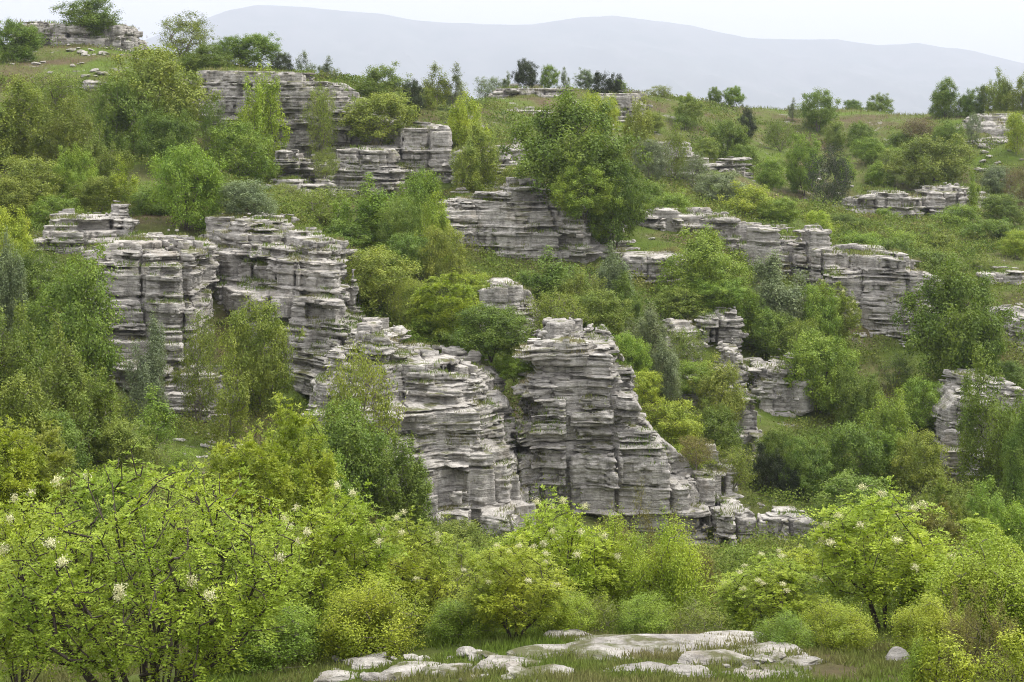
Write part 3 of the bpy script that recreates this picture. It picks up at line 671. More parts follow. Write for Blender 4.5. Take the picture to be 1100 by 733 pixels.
T, S, J = 'tree', 'shrub', 'juniper'
PLANTS = [
# skyline and upper left
(92,-8,60,152,'loose','mid','broadleaf_tree','airy green tree alone on top of the left skyline crest',T),
(13,18,54,140,'round','mid','round_shrub','dense round green bush below the left skyline crest at the picture edge',S),
(195,12,60,141,'twiggy','olive','twiggy_shrub','tall half bare twiggy shrub on the skyline right of the left crest',S),
(222,46,50,137,'round','mid','round_shrub','dark green rounded bush under the half bare skyline shrub',S),
(246,34,38,142,'loose','mid','broadleaf_tree','slim green skyline tree between the twiggy shrub and the bright one',T),
(275,34,50,142,'loose','fresh','broadleaf_tree','bright green skyline tree left of the tiny dark shrub',T),
(304,54,22,138,'loose','dark','round_shrub','tiny dark shrub on the skyline beside pale saplings',S),
(326,56,32,144,'thin','grey','slender_tree','pale thin leaved skyline sapling right of the tiny dark shrub',T),
(352,60,24,144,'thin','grey','slender_tree','second pale skyline sapling, standing a little apart to the right',T),
(168,50,112,118,'round','olive','broadleaf_tree','large round olive green tree high on the left slope',T),
(136,76,66,114,'loose','mid','broadleaf_tree','grey green tree pressed against the left of the large round olive tree',T),
(282,64,58,121,'feather','lime','broadleaf_tree','bright yellow green tree in front of the cracked cliff band',T),
(260,120,64,115,'loose','fresh','broadleaf_tree','green tree standing below the yellow green cliff tree',T),
(180,118,66,108,'round','deep','broadleaf_tree','deep green bush at the foot of the large round olive tree',T),
(200,148,80,88.5,'round','fresh','broadleaf_tree','round green tree with a short dark trunk on the small meadow',T),
(264,190,64,89,'loose','grey','round_shrub','pale yellowish grey shrub beside the small meadow',S),
(228,103,30,117,'twiggy','mid','twiggy_shrub','dark thin shrub against the left end of the cracked cliff band',S),
(343,84,24,122,'twiggy','yellow','twiggy_shrub','yellowish thin shrub growing up the middle of the cracked cliff band',S),
(347,158,30,116,'twiggy','olive','twiggy_shrub','olive thin shrub right of the square limestone block',S),
(306,194,40,108,'twiggy','olive','twiggy_shrub','dull thin shrub under the square limestone block',S),
(48,72,66,124,'twiggy','olive','twiggy_shrub','dull thin leaved shrub below the left skyline crest',S),
(100,92,46,120,'twiggy','olive','twiggy_shrub','dull olive shrub left of the grey green slope tree',S),
(22,82,76,106,'feather','olive','broadleaf_tree','tall olive tree touching the left edge under the dull thin leaved shrub',T),
(72,98,76,104,'feather','olive','broadleaf_tree','olive tree with an upright feathery top on the left slope',T),
(112,130,64,99,'feather','olive','broadleaf_tree','slimmer olive tree at the right end of the left slope grove',T),
(80,156,50,95,'round','fresh','broadleaf_tree','brighter green round tree in front of the left slope grove',T),
(32,162,70,93,'loose','olive','broadleaf_tree','spreading olive shrub in front of the left slope grove at the edge',T),
(132,166,32,92,'thin','lime','slender_tree','slender lime green sapling beside the small meadow',T),
(8,222,48,80,'round','lime','round_shrub','bright lime bush on the left edge above the silvery tree',S),
(8,250,52,74,'silver','grey','silvery_tree','bluish silver green tree cut by the left edge',T),
# upper centre
(412,68,56,138,'loose','mid','broadleaf_tree','green rounded skyline tree left of the dark skyline shrub',T),
(441,80,20,136,'loose','dark','round_shrub','dark shrub between two skyline trees above the buttress',S),
(466,69,40,139,'thin','olive','slender_tree','thin pale tree right of the dark skyline shrub',T),
(488,68,34,140,'thin','grey','slender_tree','thin greyish tree with a broken top near the terraced summit',T),
(408,96,72,123,'loose','yellow','round_shrub','spreading yellow green shrub on top of the buttress',S),
(503,95,52,124,'feather','lime','broadleaf_tree','lime green tree behind the small half hidden limestone face',T),
(512,130,58,114,'feather','yellow','broadleaf_tree','yellowish feathery tree in front of the lime green tree',T),
(524,80,34,178,'twiggy','grey','twiggy_shrub','small grey skyline shrub at the left end of the terraced summit',S),
(545,76,16,178,'thin','grey','slender_tree','tiny wispy sapling left of the round summit tree',T),
(565,63,27,176,'round','dark','broadleaf_tree','small dark round tree on the terraced summit',T),
(590,67,20,176,'loose','mid','broadleaf_tree','small green tree right beside the dark round summit tree',T),
(607,72,11,177,'thin','grey','slender_tree','wispy bare sapling standing alone on the summit skyline',T),
(628,73,22,177,'loose','grey','round_shrub','pale small bush left of the low dark summit juniper',S),
(651,77,32,176,'juniper','dark','juniper_bush','low dark juniper on the summit skyline',J),
(666,82,14,177,'loose','fresh','round_shrub','bright little bush right of the low dark summit juniper',S),
(643,95,28,148,'round','lime','round_shrub','small bright round tree above the biggest dense green tree',S),
(615,98,120,108,'round','deep','broadleaf_tree','biggest dense deep green tree at the upper centre',T),
(628,178,60,104.5,'round','fresh','broadleaf_tree','yellow green low bush at the foot of the biggest dense tree',T),
(660,166,44,106,'round','deep','round_shrub','deep green bush on the right skirt of the biggest dense tree',S),
(687,98,46,139,'feather','yellow','broadleaf_tree','olive tree with a pointed top right of the biggest dense tree',T),
(699,146,34,132,'loose','grey','round_shrub','greyish round bush under the pointed olive tree',S),
(708,90,26,180,'twiggy','olive','twiggy_shrub','low shrub on the skyline right of the terraced summit',S),
(722,132,34,140,'twiggy','olive','twiggy_shrub','thin shrub above the small limestone crag',S),
(396,186,86,96,'feather','fresh','broadleaf_tree','wide fresh green tree below the rounded buttress',T),
(432,205,44,94,'round','mid','broadleaf_tree','darker green tree at the right of the wide fresh one',T),
(345,196,70,99,'twiggy','olive','twiggy_shrub','loose olive thicket at the head of the long pale ledges',S),
(466,202,42,92,'feather','lime','broadleaf_tree','lime green tree left of the wide blocky outcrop',T),
(477,236,48,89,'loose','yellow','broadleaf_tree','yellow green tree leaning before the wide blocky outcrop',T),
# upper right
(739,100,30,170,'round','olive','round_shrub','olive round bush on the slope under the right skyline',S),
(768,93,15,194,'round','mid','round_shrub','little round bush on the skyline left of a similar brighter one',S),
(788,92,22,194,'round','fresh','round_shrub','little brighter round bush on the middle skyline',S),
(781,125,44,160,'round','mid','round_shrub','round green bush in the middle of the far grassy slope',S),
(802,113,15,172,'loose','dark','round_shrub','tiny dark bush on the far slope',S),
(838,126,32,170,'twiggy','mid','twiggy_shrub','twiggy dark shrub left of the tall skyline tree',S),
(878,90,38,186,'loose','mid','broadleaf_tree','tallest leafy tree on the right skyline, standing free',T),
(852,105,14,190,'thin','grey','slender_tree','small pale sapling left of the tallest skyline tree',T),
(917,106,24,211,'loose','mid','broadleaf_tree','small leaning tree left of the round ridge tree',T),
(945,100,28,213,'round','mid','broadleaf_tree','small round tree standing alone on the bare right ridge',T),
(864,143,40,152,'round','fresh','round_shrub','bright green bush left of the dark brownish twiggy bush',S),
(886,155,50,146,'twiggy','dark','twiggy_shrub','dark brownish twiggy bush above the bright meadow hollow',S),
(925,127,32,172,'loose','mid','round_shrub','green bush on the far slope below the round ridge tree',S),
(896,128,26,178,'loose','olive','round_shrub','olive bush at the foot of the tallest skyline tree',S),
(1000,144,80,159,'round','olive','round_shrub','large round olive bush above two low outcrops on the far slope',S),
(1016,82,40,190,'feather','mid','broadleaf_tree','upright green tree at the left end of the right skyline wood',T),
(1046,92,34,188,'feather','mid','broadleaf_tree','second tree of the right skyline wood, lower and rounder',T),
(1070,72,36,187,'feather','olive','broadleaf_tree','tallest tree of the right skyline wood',T),
(1096,76,40,186,'feather','olive','broadleaf_tree','tree of the right skyline wood cut by the edge',T),
(1046,117,18,170,'twiggy','grey','twiggy_shrub','pale flowering shrub beside the bare limestone hump',S),
(986,124,44,176,'twiggy','brown','twiggy_shrub','brownish shrub left of the bare limestone hump',S),
(1020,128,34,168.5,'round','mid','round_shrub','green bush at the left foot of the bare limestone hump',S),
(934,143,34,166,'loose','fresh','round_shrub','light green bush left of the large round olive bush',S),
(942,172,36,160,'feather','fresh','round_shrub','upright light shrub in front of the large round olive bush',S),
(1092,118,26,166,'loose','lime','round_shrub','yellow green bush at the right edge on the bare hump',S),
(745,163,32,138,'twiggy','grey','twiggy_shrub','thin greyish shrub between the crag and the thin ledge',S),
(772,180,56,131,'loose','grey','round_shrub','greyish green thicket above the start of the long wall',S),
(806,196,66,124,'loose','lime','round_shrub','bright yellow green thicket behind the long limestone wall',S),
(836,208,40,122,'loose','fresh','round_shrub','fresh green shrub between the yellow thicket and the meadow hollow',S),
(880,224,34,118,'loose','lime','round_shrub','lime shrub peeping over the middle of the long wall',S),
(906,226,36,128,'loose','mid','round_shrub','green shrub behind the wall at the right of the lime one',S),
(952,222,26,144,'loose','fresh','round_shrub','small green bush in front of the left low outcrop',S),
(990,244,44,130,'loose','mid','round_shrub','green bush below the right low outcrop',S),
(1046,178,22,147,'thin','fresh','slender_tree','upright bright sapling between the right outcrop and the grey bush',T),
(1070,176,34,156,'loose','grey','round_shrub','grey green bush right of the upright bright sapling',S),
(1092,176,32,148,'twiggy','brown','twiggy_shrub','bare reddish shrub at the right edge above the small meadow',S),
(925,246,50,118,'loose','fresh','round_shrub','fresh thicket above the tall end cliff',S),
(968,246,52,120,'loose','fresh','round_shrub','wide light thicket behind the dense round tree',S),
(1012,246,46,122,'loose','olive','round_shrub','olive thicket above the dense round tree',S),
(1060,232,60,126,'loose','mid','round_shrub','green thicket near the right edge below the small meadow',S),
(1092,244,34,118,'loose','lime','round_shrub','lime bush at the right edge above the grey rock face',S),
(1056,272,40,113,'twiggy','olive','twiggy_shrub','dull shrub above the small grey face at the right edge',S),
# middle left
(86,268,92,70,'loose','mid','broadleaf_tree','large dark leafy tree hiding the left side of the bluff',T),
(60,300,70,72,'round','mid','broadleaf_tree','rounded dark tree left of the large leafy bluff tree',T),
(161,336,48,67.5,'silver','grey','silvery_tree','small silvery green tree in front of the bluff',T),
(278,305,62,73.5,'loose','olive','broadleaf_tree','olive tree filling the foot of the narrow crevice',T),
(214,334,46,69.5,'twiggy','olive','twiggy_shrub','brownish thin shrub growing on the low limestone steps',S),
(246,360,46,66,'thin','yellow','slender_tree','yellowish slim sapling below the narrow crevice',T),
(16,318,76,60,'feather','olive','broadleaf_tree','tall olive tree of the left edge thicket',T),
(56,338,84,57,'feather','olive','broadleaf_tree','widest olive tree of the left thicket',T),
(100,392,72,56,'feather','olive','broadleaf_tree','lower olive tree at the right of the left thicket',T),
(20,400,90,48,'feather','olive','broadleaf_tree','low olive bush under the left edge thicket',T),
(160,414,54,61,'thin','fresh','slender_tree','small tree with one thin pale trunk on bare brown ground',T),
(388,358,86,63.5,'twiggy','yellow','twiggy_shrub','thin half bare yellowish shrub before the stepped outcrop',S),
(372,432,104,59,'round','mid','broadleaf_tree','wide mid green bush in front of the stepped outcrop',T),
(432,458,76,58,'feather','mid','broadleaf_tree','darker upright bush right of the wide mid green one',T),
(318,446,70,55,'loose','fresh','broadleaf_tree','fresh bush left of the wide mid green one',T),
# middle centre
(406,260,76,85,'loose','yellow','broadleaf_tree','yellow green tree on the right side of the long pale ledges',T),
(480,284,80,80.5,'midash','lime','ash_tree','bright lime tree standing behind the stepped outcrop',T),
(448,300,40,82,'loose','olive','broadleaf_tree','olive bush left of the bright lime tree',T),
(528,326,84,75.5,'round','deep','broadleaf_tree','deep green tree in the gap left of the tall pillar',T),
(552,400,36,74.5,'loose','fresh','round_shrub','small green shrub against the left face of the tall pillar',S),
(590,264,86,89,'feather','mid','broadleaf_tree','big green feathery tree above the tall pillar',T),
(630,284,60,87,'feather','olive','broadleaf_tree','olive tree right behind the top of the tall pillar',T),
(600,306,60,83,'twiggy','yellow','twiggy_shrub','pale dry shrub just above the pillar top',S),
(658,264,56,91,'silver','grey','silvery_tree','silver green tree left of the small limestone face',T),
(691,326,60,84,'silver','grey','silvery_tree','silver green tree right of the pillar top',T),
(712,362,46,82,'silver','grey','silvery_tree','lower silver green tree behind the pillar flank',T),
(672,352,50,81,'round','fresh','broadleaf_tree','fresh green bush touching the right shoulder of the pillar',T),
(690,396,46,78.5,'loose','lime','round_shrub','lime shrub along the upper pillar flank',S),
(718,424,66,77,'loose','lime','broadleaf_tree','yellow green bush along the lower pillar flank',T),
(745,440,40,79,'twiggy','olive','twiggy_shrub','dull shrub right of the yellow green flank bush',S),
(748,466,44,73,'twiggy','ochre','twiggy_shrub','brown shrub on the jagged rib',S),
# middle right
(756,244,92,98,'round','fresh','broadleaf_tree','bright green bush below the low limestone wall',T),
(718,262,34,104,'twiggy','ochre','twiggy_shrub','reddish dry shrub beside the small limestone face',S),
(836,268,82,97,'silver','grey','silvery_tree','wide grey green bush below the slanting wall',T),
(806,308,52,95,'feather','fresh','round_shrub','fresh upright shrub left of the wide grey green bush',S),
(880,306,44,95,'round','fresh','round_shrub','green bush at the foot of the tall end cliff',S),
(897,292,24,96,'midflower','yellow','ash_tree','slim flowering ash with pale tips against the tall end cliff',T),
(880,356,80,89,'round','fresh','broadleaf_tree','bright rounded bush right of the lone short pillar',T),
(918,392,50,87,'round','mid','broadleaf_tree','greener bush leaning on the bright rounded one',T),
(1028,280,104,92,'round','deep','broadleaf_tree','dense round deep green tree near the right edge',T),
(960,378,40,94,'twiggy','mid','twiggy_shrub','thin shrub at the base of the tall end cliff',S),
(1062,374,90,79,'spruce','mid','feathery_tree','feathery dark green tree with drooping plumes near the right edge',T),
(1100,436,36,76,'spruce','mid','feathery_tree','second feathery dark tree cut by the right edge',T),
(954,420,62,79,'loose','fresh','broadleaf_tree','fresh green bush left of the limestone tower',T),
(985,452,54,76,'loose','olive','twiggy_shrub','olive thicket left of the limestone tower',S),
(912,448,64,77,'loose','mid','broadleaf_tree','mid green bush in the gully below the bright rounded one',T),
(868,470,54,76,'round','mid','broadleaf_tree','dark green bush between the juniper and the gully bush',T),
(836,452,40,78,'loose','mid','broadleaf_tree','green shrub covering the foot of the lone short pillar',T),
(816,478,58,77,'juniper','dark','juniper_bush','broad dark juniper at the gully bottom',J),
(848,500,36,76,'juniper','dark','juniper_bush','smaller dark juniper right of the broad one',J),
(770,384,52,82.5,'loose','yellow','round_shrub','yellowish shrub above the narrow broken stack',S),
(740,348,44,87,'twiggy','olive','twiggy_shrub','dull thin shrub left of the small square face',S),
(925,500,84,68,'loose','mid','broadleaf_tree','wide green bush on the gully floor left of the tower foot',T),
(1058,508,56,60,'feather','fresh','broadleaf_tree','light feathery bush below the limestone tower',T),
(1010,500,60,52,'midash','olive','ash_tree','yellowish ash behind the right flowering ash',T),
(1095,535,60,46,'loose','fresh','broadleaf_tree','green bush at the right edge below the limestone tower',T),
# behind the front row
(0,432,70,33,'midash','lime','ash_tree','lime ash sprays at the left edge above the big front ash',T),
(48,446,60,34,'midash','yellow','ash_tree','yellow green ash behind the left of the big front ash',T),
(120,492,80,33,'loose','fresh','broadleaf_tree','green bush right behind the middle of the big front ash',T),
(305,412,56,38,'midash','lime','ash_tree','lime ash top rising before the crevice foot',T),
(266,452,70,36,'midash','lime','ash_tree','bright ash top left of the lime one before the crevice foot',T),
(350,480,70,40,'loose','fresh','broadleaf_tree','fresh bush behind the pale flowering ash',T),
# front row
(165,454,360,20.5,'ash','lime','ash_tree','largest many stemmed ash filling the lower left corner',T),
(22,524,120,24,'bloomash','lime','ash_tree','flowering ash cut by the left edge behind the largest one',T),
(356,512,150,26.5,'bloomash','lime','ash_tree','pale blossoming ash right of the largest one',T),
(432,548,128,28.5,'bloomash','lime','ash_tree','lime ash between the pale blossoming ash and the half bare shrub',T),
(398,616,130,24.8,'nearbush','lime','round_shrub','low fresh bush behind the broken white stones',S),
(300,640,120,24.5,'nearbush','fresh','round_shrub','low green bush under the right side of the largest ash',S),
(484,578,80,30,'barebush','olive','twiggy_shrub','half bare brown twiggy shrub left of the front flowering ash',S),
(552,572,124,25.3,'bloomash','lime','ash_tree','front flowering ash with open stems above the stone slabs',T),
(602,528,140,29.5,'bloomash','lime','ash_tree','taller flowering ash behind the open stemmed one',T),
(660,548,100,30,'nearbush','lime','round_shrub','fresh green shrub right of the taller flowering ash',S),
(722,550,104,29,'nearbush','lime','round_shrub','yellow green oak like shrub above the stone slabs',S),
(684,528,86,33,'nearjuniper','ochre','juniper_bush','tall ochre tinted juniper behind the yellow green shrub',J),
(752,590,70,31,'nearjuniper','ochre','juniper_bush','lower ochre juniper right of the yellow green shrub',J),
(640,628,60,26.5,'barebush','olive','twiggy_shrub','small dry shrub on the upper edge of the slabs',S),
(748,640,80,26.3,'barebush','olive','twiggy_shrub','bare brown shrub behind the right end of the slabs',S),
(826,590,118,27,'bloomash','lime','ash_tree','low ash with pale buds left of the big right ash',T),
(952,520,168,27.5,'bloomash','lime','ash_tree','big flowering ash with cream blossoms in the right front',T),
(1004,524,90,34,'midash','ochre','ash_tree','brown tinged ash behind the big right flowering ash',T),
(898,640,90,24.5,'nearbush','lime','round_shrub','low yellowish shrub at the foot of the big right ash',S),
(842,656,76,24.2,'nearbush','fresh','round_shrub','low green shrub beside the scattered white stones',S),
(1066,566,150,25,'nearbush','lime','round_shrub','large pale green shrub at the right edge',S),
(1000,632,100,23.5,'nearbush','lime','round_shrub','pale shrub above the single white boulder',S),
(1056,628,84,22,'nearjuniper','ochre','juniper_bush','ochre juniper in the lower right corner',J),
(1020,668,80,19.6,'sapling','lime','leafy_sapling','lime sapling with upright shoots in the lower right corner',S),
(1086,676,80,19.4,'sapling','lime','leafy_sapling','second lime sapling cut by the right edge',S),
(985,716,40,19.8,'sapling','fresh','leafy_sapling','small fresh sapling left of the lime shoots at the bottom',S),
# shrubs and trees filling the slopes
(10,128,64,106,'feather','olive','broadleaf_tree','olive shrub at the left edge below the tall edge olive tree',T),
(56,204,56,90,'loose','fresh','round_shrub','fresh shrub above the low broken ledge at the left',S),
(106,186,50,92,'loose','olive','round_shrub','olive shrub just left of the slender lime sapling',S),
(12,186,56,91,'loose','olive','round_shrub','olive shrub at the left edge over the bright lime bush',S),
(34,262,60,77,'loose','mid','round_shrub','mid green shrub between the silvery edge tree and the dark leafy tree',S),
(48,428,80,53,'loose','mid','round_shrub','mid green bush below the left thicket',S),
(128,446,64,56,'loose','olive','round_shrub','olive bush on the bare slope left of the thin trunked tree',S),
(196,478,50,57,'twiggy','fresh','twiggy_shrub','thin fresh shrub right of the thin trunked tree',S),
(330,214,50,99,'loose','olive','round_shrub','olive shrub above the left end of the long pale ledges',S),
(298,204,50,101,'twiggy','yellow','twiggy_shrub','yellowish thin shrub behind the long pale ledges',S),
(372,236,60,94,'loose','mid','round_shrub','green shrub above the right end of the long pale ledges',S),
(440,244,54,90,'loose','mid','round_shrub','green shrub between two yellow green trees in the centre',S),
(450,178,50,101,'loose','fresh','round_shrub','fresh shrub right under the rounded buttress',S),
(436,292,44,84,'twiggy','yellow','twiggy_shrub','thin yellowish shrub left of the bright lime tree top',S),
(508,290,44,87,'loose','lime','round_shrub','lime shrub left of the grey limestone shoulder',S),
(460,336,54,80,'loose','fresh','round_shrub','fresh shrub under the bright lime tree',S),
(510,348,48,78,'round','mid','round_shrub','mid green shrub right behind the top of the stepped outcrop',S),
(566,288,50,92,'feather','mid','broadleaf_tree','green tree left of the big feathery one above the pillar',T),
(640,304,60,85,'loose','olive','round_shrub','olive shrub behind the right top of the pillar',S),
(668,290,44,90,'feather','mid','broadleaf_tree','slim green tree between two silver green trees',T),
(734,306,54,95,'loose','olive','round_shrub','olive shrub under the left of the bright green wall bush',S),
(776,296,60,95,'round','fresh','round_shrub','lower fresh bush under the right of the bright green wall bush',S),
(744,384,54,84,'loose','fresh','round_shrub','fresh shrub on the slope right of the lower silver tree',S),
(764,432,52,79,'loose','mid','round_shrub','mid green shrub left of the narrow broken stack',S),
(736,474,50,74.5,'loose','lime','round_shrub','lime shrub at the foot of the pillar flank',S),
(786,474,44,74,'twiggy','olive','twiggy_shrub','dull thin shrub under the narrow broken stack',S),
(832,330,54,94,'loose','mid','round_shrub','green shrub under the wide grey green bush',S),
(862,338,50,93,'loose','olive','round_shrub','olive shrub above the bright rounded bush',S),
(800,582,60,58,'loose','fresh','round_shrub','fresh bush right of the jagged rib foot',S),
(880,592,64,50,'loose','mid','round_shrub','green bush above the low ash with pale buds',S),
(930,536,80,56,'feather','fresh','broadleaf_tree','light feathery tree behind the big right flowering ash',T),
(756,584,60,57,'loose','olive','round_shrub','olive bush below the jagged rib',S),
(690,572,76,55,'loose','mid','round_shrub','green bush at the foot of the tall pillar',S),
(486,556,64,55,'loose','olive','round_shrub','olive bush at the foot of the stepped outcrop',S),
(536,572,64,50,'loose','fresh','round_shrub','fresh bush behind the front flowering ash',S),
(622,564,70,48,'loose','fresh','round_shrub','fresh bush behind the taller flowering ash',S),
(990,542,80,50,'loose','yellow','round_shrub','yellowish bush behind the brown tinged ash',S),
(872,572,104,32,'bloomash','lime','ash_tree','fresh ash between the low ash and the big right one',T),
(776,612,84,40,'midash','lime','ash_tree','lime ash behind the bare brown shrub',T),
(912,572,84,40,'midash','yellow','ash_tree','yellow green ash left behind the big right flowering ash',T),
(1046,544,96,40,'midash','lime','ash_tree','fresh ash behind the large pale shrub at the right edge',T),
(480,566,90,40,'midash','lime','ash_tree','fresh ash behind the half bare brown shrub',T),
(700,610,84,38,'midash','lime','ash_tree','fresh ash under the tall ochre juniper',T),
(946,458,54,78,'loose','fresh','round_shrub','fresh shrub under the fresh green bush by the tower',S),
(992,398,50,88,'loose','fresh','round_shrub','fresh shrub at the left foot of the dense round tree',S),
(1082,384,50,92,'loose','mid','round_shrub','green shrub below the wall cut by the right edge',S),
(692,192,54,120,'loose','mid','round_shrub','green shrub above the low wall start',S),
(722,204,50,117,'loose','fresh','round_shrub','fresh shrub above the middle of the low wall',S),
(668,204,44,112,'loose','fresh','round_shrub','fresh shrub left above the low wall start',S),
(1076,206,54,138,'loose','mid','round_shrub','green bush below the small right meadow',S),
(1030,216,50,137,'loose','fresh','round_shrub','fresh bush below the right low outcrop end',S),
(962,252,54,114,'loose','mid','round_shrub','green thicket close above the tall end cliff',S),
(1005,262,60,112,'loose','mid','round_shrub','green shrub right behind the dense round tree',S),
(760,146,26,156,'loose','olive','round_shrub','small olive bush right of the small limestone crag',S),
(800,152,32,157,'loose','mid','round_shrub','small green bush below the round bush of the far slope',S),
(828,166,36,150,'loose','fresh','round_shrub','fresh bush above the left of the meadow hollow',S),
(700,118,24,164,'loose','olive','round_shrub','little olive bush under the right end of the terraced summit',S),
(736,122,24,168,'twiggy','mid','twiggy_shrub','little thin shrub left of the round bush of the far slope',S),
(906,166,26,158,'loose','fresh','round_shrub','little bright bush right of the dark brownish twiggy bush',S),
(968,140,30,176,'loose','mid','round_shrub','little green bush left of the brownish hump shrub',S),
(958,160,28,163,'twiggy','olive','twiggy_shrub','little thin shrub left beside the large round olive bush',S),
(500,636,90,25.6,'nearbush','fresh','round_shrub','low fresh bush left beside the open stemmed ash',S),
(612,632,80,26.2,'nearbush','lime','round_shrub','low lime bush right beside the open stemmed ash',S),
(694,634,80,26.6,'nearbush','fresh','round_shrub','low fresh bush at the upper edge of the broad slab',S),
(250,628,110,24.8,'nearbush','lime','round_shrub','lime bush under the middle right of the largest ash',S),
(160,196,50,92,'loose','mid','round_shrub','green shrub behind the left of the small meadow',S),
(228,176,44,96,'loose','mid','round_shrub','green shrub between the round meadow tree and the square stack',S),
(140,72,50,132,'twiggy','olive','twiggy_shrub','thin olive shrub on the stony slope under the left crest',S),
(560,176,50,113,'loose','yellow','round_shrub','yellowish shrub left of the biggest dense tree foot',S),
]
protos('spruce', 2, H=5.0, W=4.2, tips_n=420, leaves=24000, llen=0.13, lwid=0.05, stems=3, crown_lo=0.06, nlobe=13, spread=0.3, style='feather', cl=0.3)
for (px, pt, w, d, kind, tone, name, label, cat) in PLANTS:
    plant(px, pt, w, d, kind, tone, name, label, cat)
print('plants', len(PLANTS))

# ------------------------------------------------------------------ grass and scrub (nobody could count it)
MEADOW = [(850,214,150,9),(905,180,168,10),(180,240,88,4),(1052,236,140,6),(900,140,200,16),(935,165,165,6),(860,190,160,6),(590,110,168,14),(80,62,140,8)]
MEADOW = [(w_at(a, b_, d)[0], d, r) for a, b_, d, r in MEADOW]
def in_view(x, y, m=60): p = CX + x / y * F; return (p > -m) & (p < 1100 + m)
def meadow(x, y):
    k = np.zeros(len(x), bool)
    for a, b_, r in MEADOW: k |= (x - a) ** 2 + (y - b_) ** 2 < r * r
    return k
def free(x, y):
    i = np.clip(np.round((x - GX[0]) / 0.4).astype(int), 0, len(GX) - 1); j = np.clip(np.round((y - GY[0]) / 0.4).astype(int), 0, len(GY) - 1)
    return ROCKTOP[i, j] < GZ[i, j] + 0.15
rg = np.random.default_rng(77)
n = 60000
d = np.exp(rg.uniform(math.log(29), math.log(200), n)); x = (rg.uniform(-40, 1140, n) - CX) / F * d
k = free(x, d) & ~meadow(x, d) & (fbm(x / 4.5, d / 4.5, oct=3, seed=50) + 0.22 * (d < 60) + 0.10 * ((d > 60) & (d < 100)) + 0.04 * (d > 120) > 0.47)
x, d = x[k], d[k]; g = ground(x, d); m = len(x)
hgt = 0.18 + (0.5 * rg.random(m) + 2.2 * np.clip(fbm(x / 3.2, d / 3.2, oct=2, seed=57) - 0.47, 0, 1) * 2) * np.clip(1.25 - d / 190, 0.35, 1); per = 20
ci = np.repeat(np.arange(m), per); q = len(ci)
sc = np.clip(d / 75, 0.6, 1.8)[ci]
pos = np.stack([x[ci] + rg.normal(0, 0.28, q) * sc, d[ci] + rg.normal(0, 0.28, q) * sc, g[ci] + rg.random(q) * hgt[ci]], -1)
V = leaf_quads(pos, rg.normal(size=(q, 3)) * 0.7 + np.array([0, -0.2, 0.5]), rg.normal(size=(q, 3)) + np.array([0, 0, 0.4]), 0.12 * sc * rg.uniform(0.6, 1.3, q), 0.075 * sc * rg.uniform(0.7, 1.2, q))
tag(link('undergrowth', mesh_np('undergrowth', V, np.arange(len(V)).reshape(-1, 4)), M_SCRUB), kind='stuff')

def blades(x, y, z, per, hlo, hhi, sc, spread=0.09):
    m = len(x); ci = np.repeat(np.arange(m), per); q = len(ci); s = sc[ci]
    p = np.stack([x[ci] + rg.normal(0, spread, q) * s, y[ci] + rg.normal(0, spread, q) * s, z[ci] - 0.03], -1)
    h = rg.uniform(hlo, hhi, q) * s
    lean = rg.normal(0, 0.35, (q, 3)); lean[:, 2] = 1; lean = norm(lean)
    return leaf_quads(p, norm(np.stack([rg.normal(size=q), rg.normal(size=q), rg.normal(size=q) * 0.2], -1)), lean, h, 0.10 * h + 0.004 * s, 0.08)
n = 26000
d = np.exp(rg.uniform(math.log(55), math.log(215), n)); x = (rg.uniform(-40, 1140, n) - CX) / F * d
k = free(x, d); x, d = x[k], d[k]
Va = blades(x, d, ground(x, d), 7, 0.12, 0.32, np.clip(d / 95, 0.7, 1.8), 0.25)
n = 20000
d = rg.uniform(19.0, 31, n); x = (rg.uniform(-60, 1160, n) - CX) / F * d
k = fbm(x / 0.9, d / 0.9, oct=3, seed=60) > 0.37; x, d = x[k], d[k]
Vb = blades(x, d, ground(x, d), 9, 0.05, 0.17, np.ones(len(x)), 0.06)
le = np.concatenate(LEDGES); le = le[rg.random(len(le)) < 0.5]; k = (fbm(le[:, 0] / 1.3, le[:, 1] / 1.3, le[:, 2] / 0.8, oct=3, seed=64) > 0.56) & (le[:, 1] < 200); le = le[k]
le = le[rg.permutation(len(le))[:15000]]
Vc = blades(le[:, 0], le[:, 1], le[:, 2], 7, 0.10, 0.30, np.clip(le[:, 1] / 85, 0.7, 1.8), 0.12)
V = np.concatenate([Va, Vb, Vc])
tag(link('grass', mesh_np('grass', V, np.arange(len(V)).reshape(-1, 4)), M_GRASS), kind='stuff')

# ------------------------------------------------------------------ loose stones and front slabs
def stone_mesh(name, seed, sub=3, flat=0.55, lay=0.0):
    import bmesh
    bm = bmesh.new(); bmesh.ops.create_icosphere(bm, subdivisions=sub, radius=0.5)
    P = np.array([v.co[:] for v in bm.verts]); r_ = np.random.default_rng(seed)
    for _ in range(9):                 # broken planar faces
        nn = norm(r_.normal(size=3) * np.array([1, 1, 0.8])); h = r_.uniform(0.24, 0.42); t = P @ nn
        P = P - np.maximum(t - h, 0)[:, None] * nn * 0.95
    P += (fbm(P[:, 0] * 5 + 9, P[:, 1] * 5 + 9, P[:, 2] * 5 + 9, oct=3, seed=seed)[:, None] - 0.5) * 0.10 * norm(P)
    P[:, 2] *= flat
    if lay: P[:, :2] *= (1 + lay * (vnoise(P[:, 2] * 24, P[:, 2] * 0, seed=seed) - 0.5))[:, None]
    for v, p in zip(bm.verts, P): v.co = p
    me = bpy.data.meshes.new(name); bm.to_mesh(me); bm.free(); me.materials.append(M_SLAB)
    return me
STONES = [stone_mesh('stone', 200 + i, 3, 0.5 + 0.08 * (i % 3)) for i in range(6)]
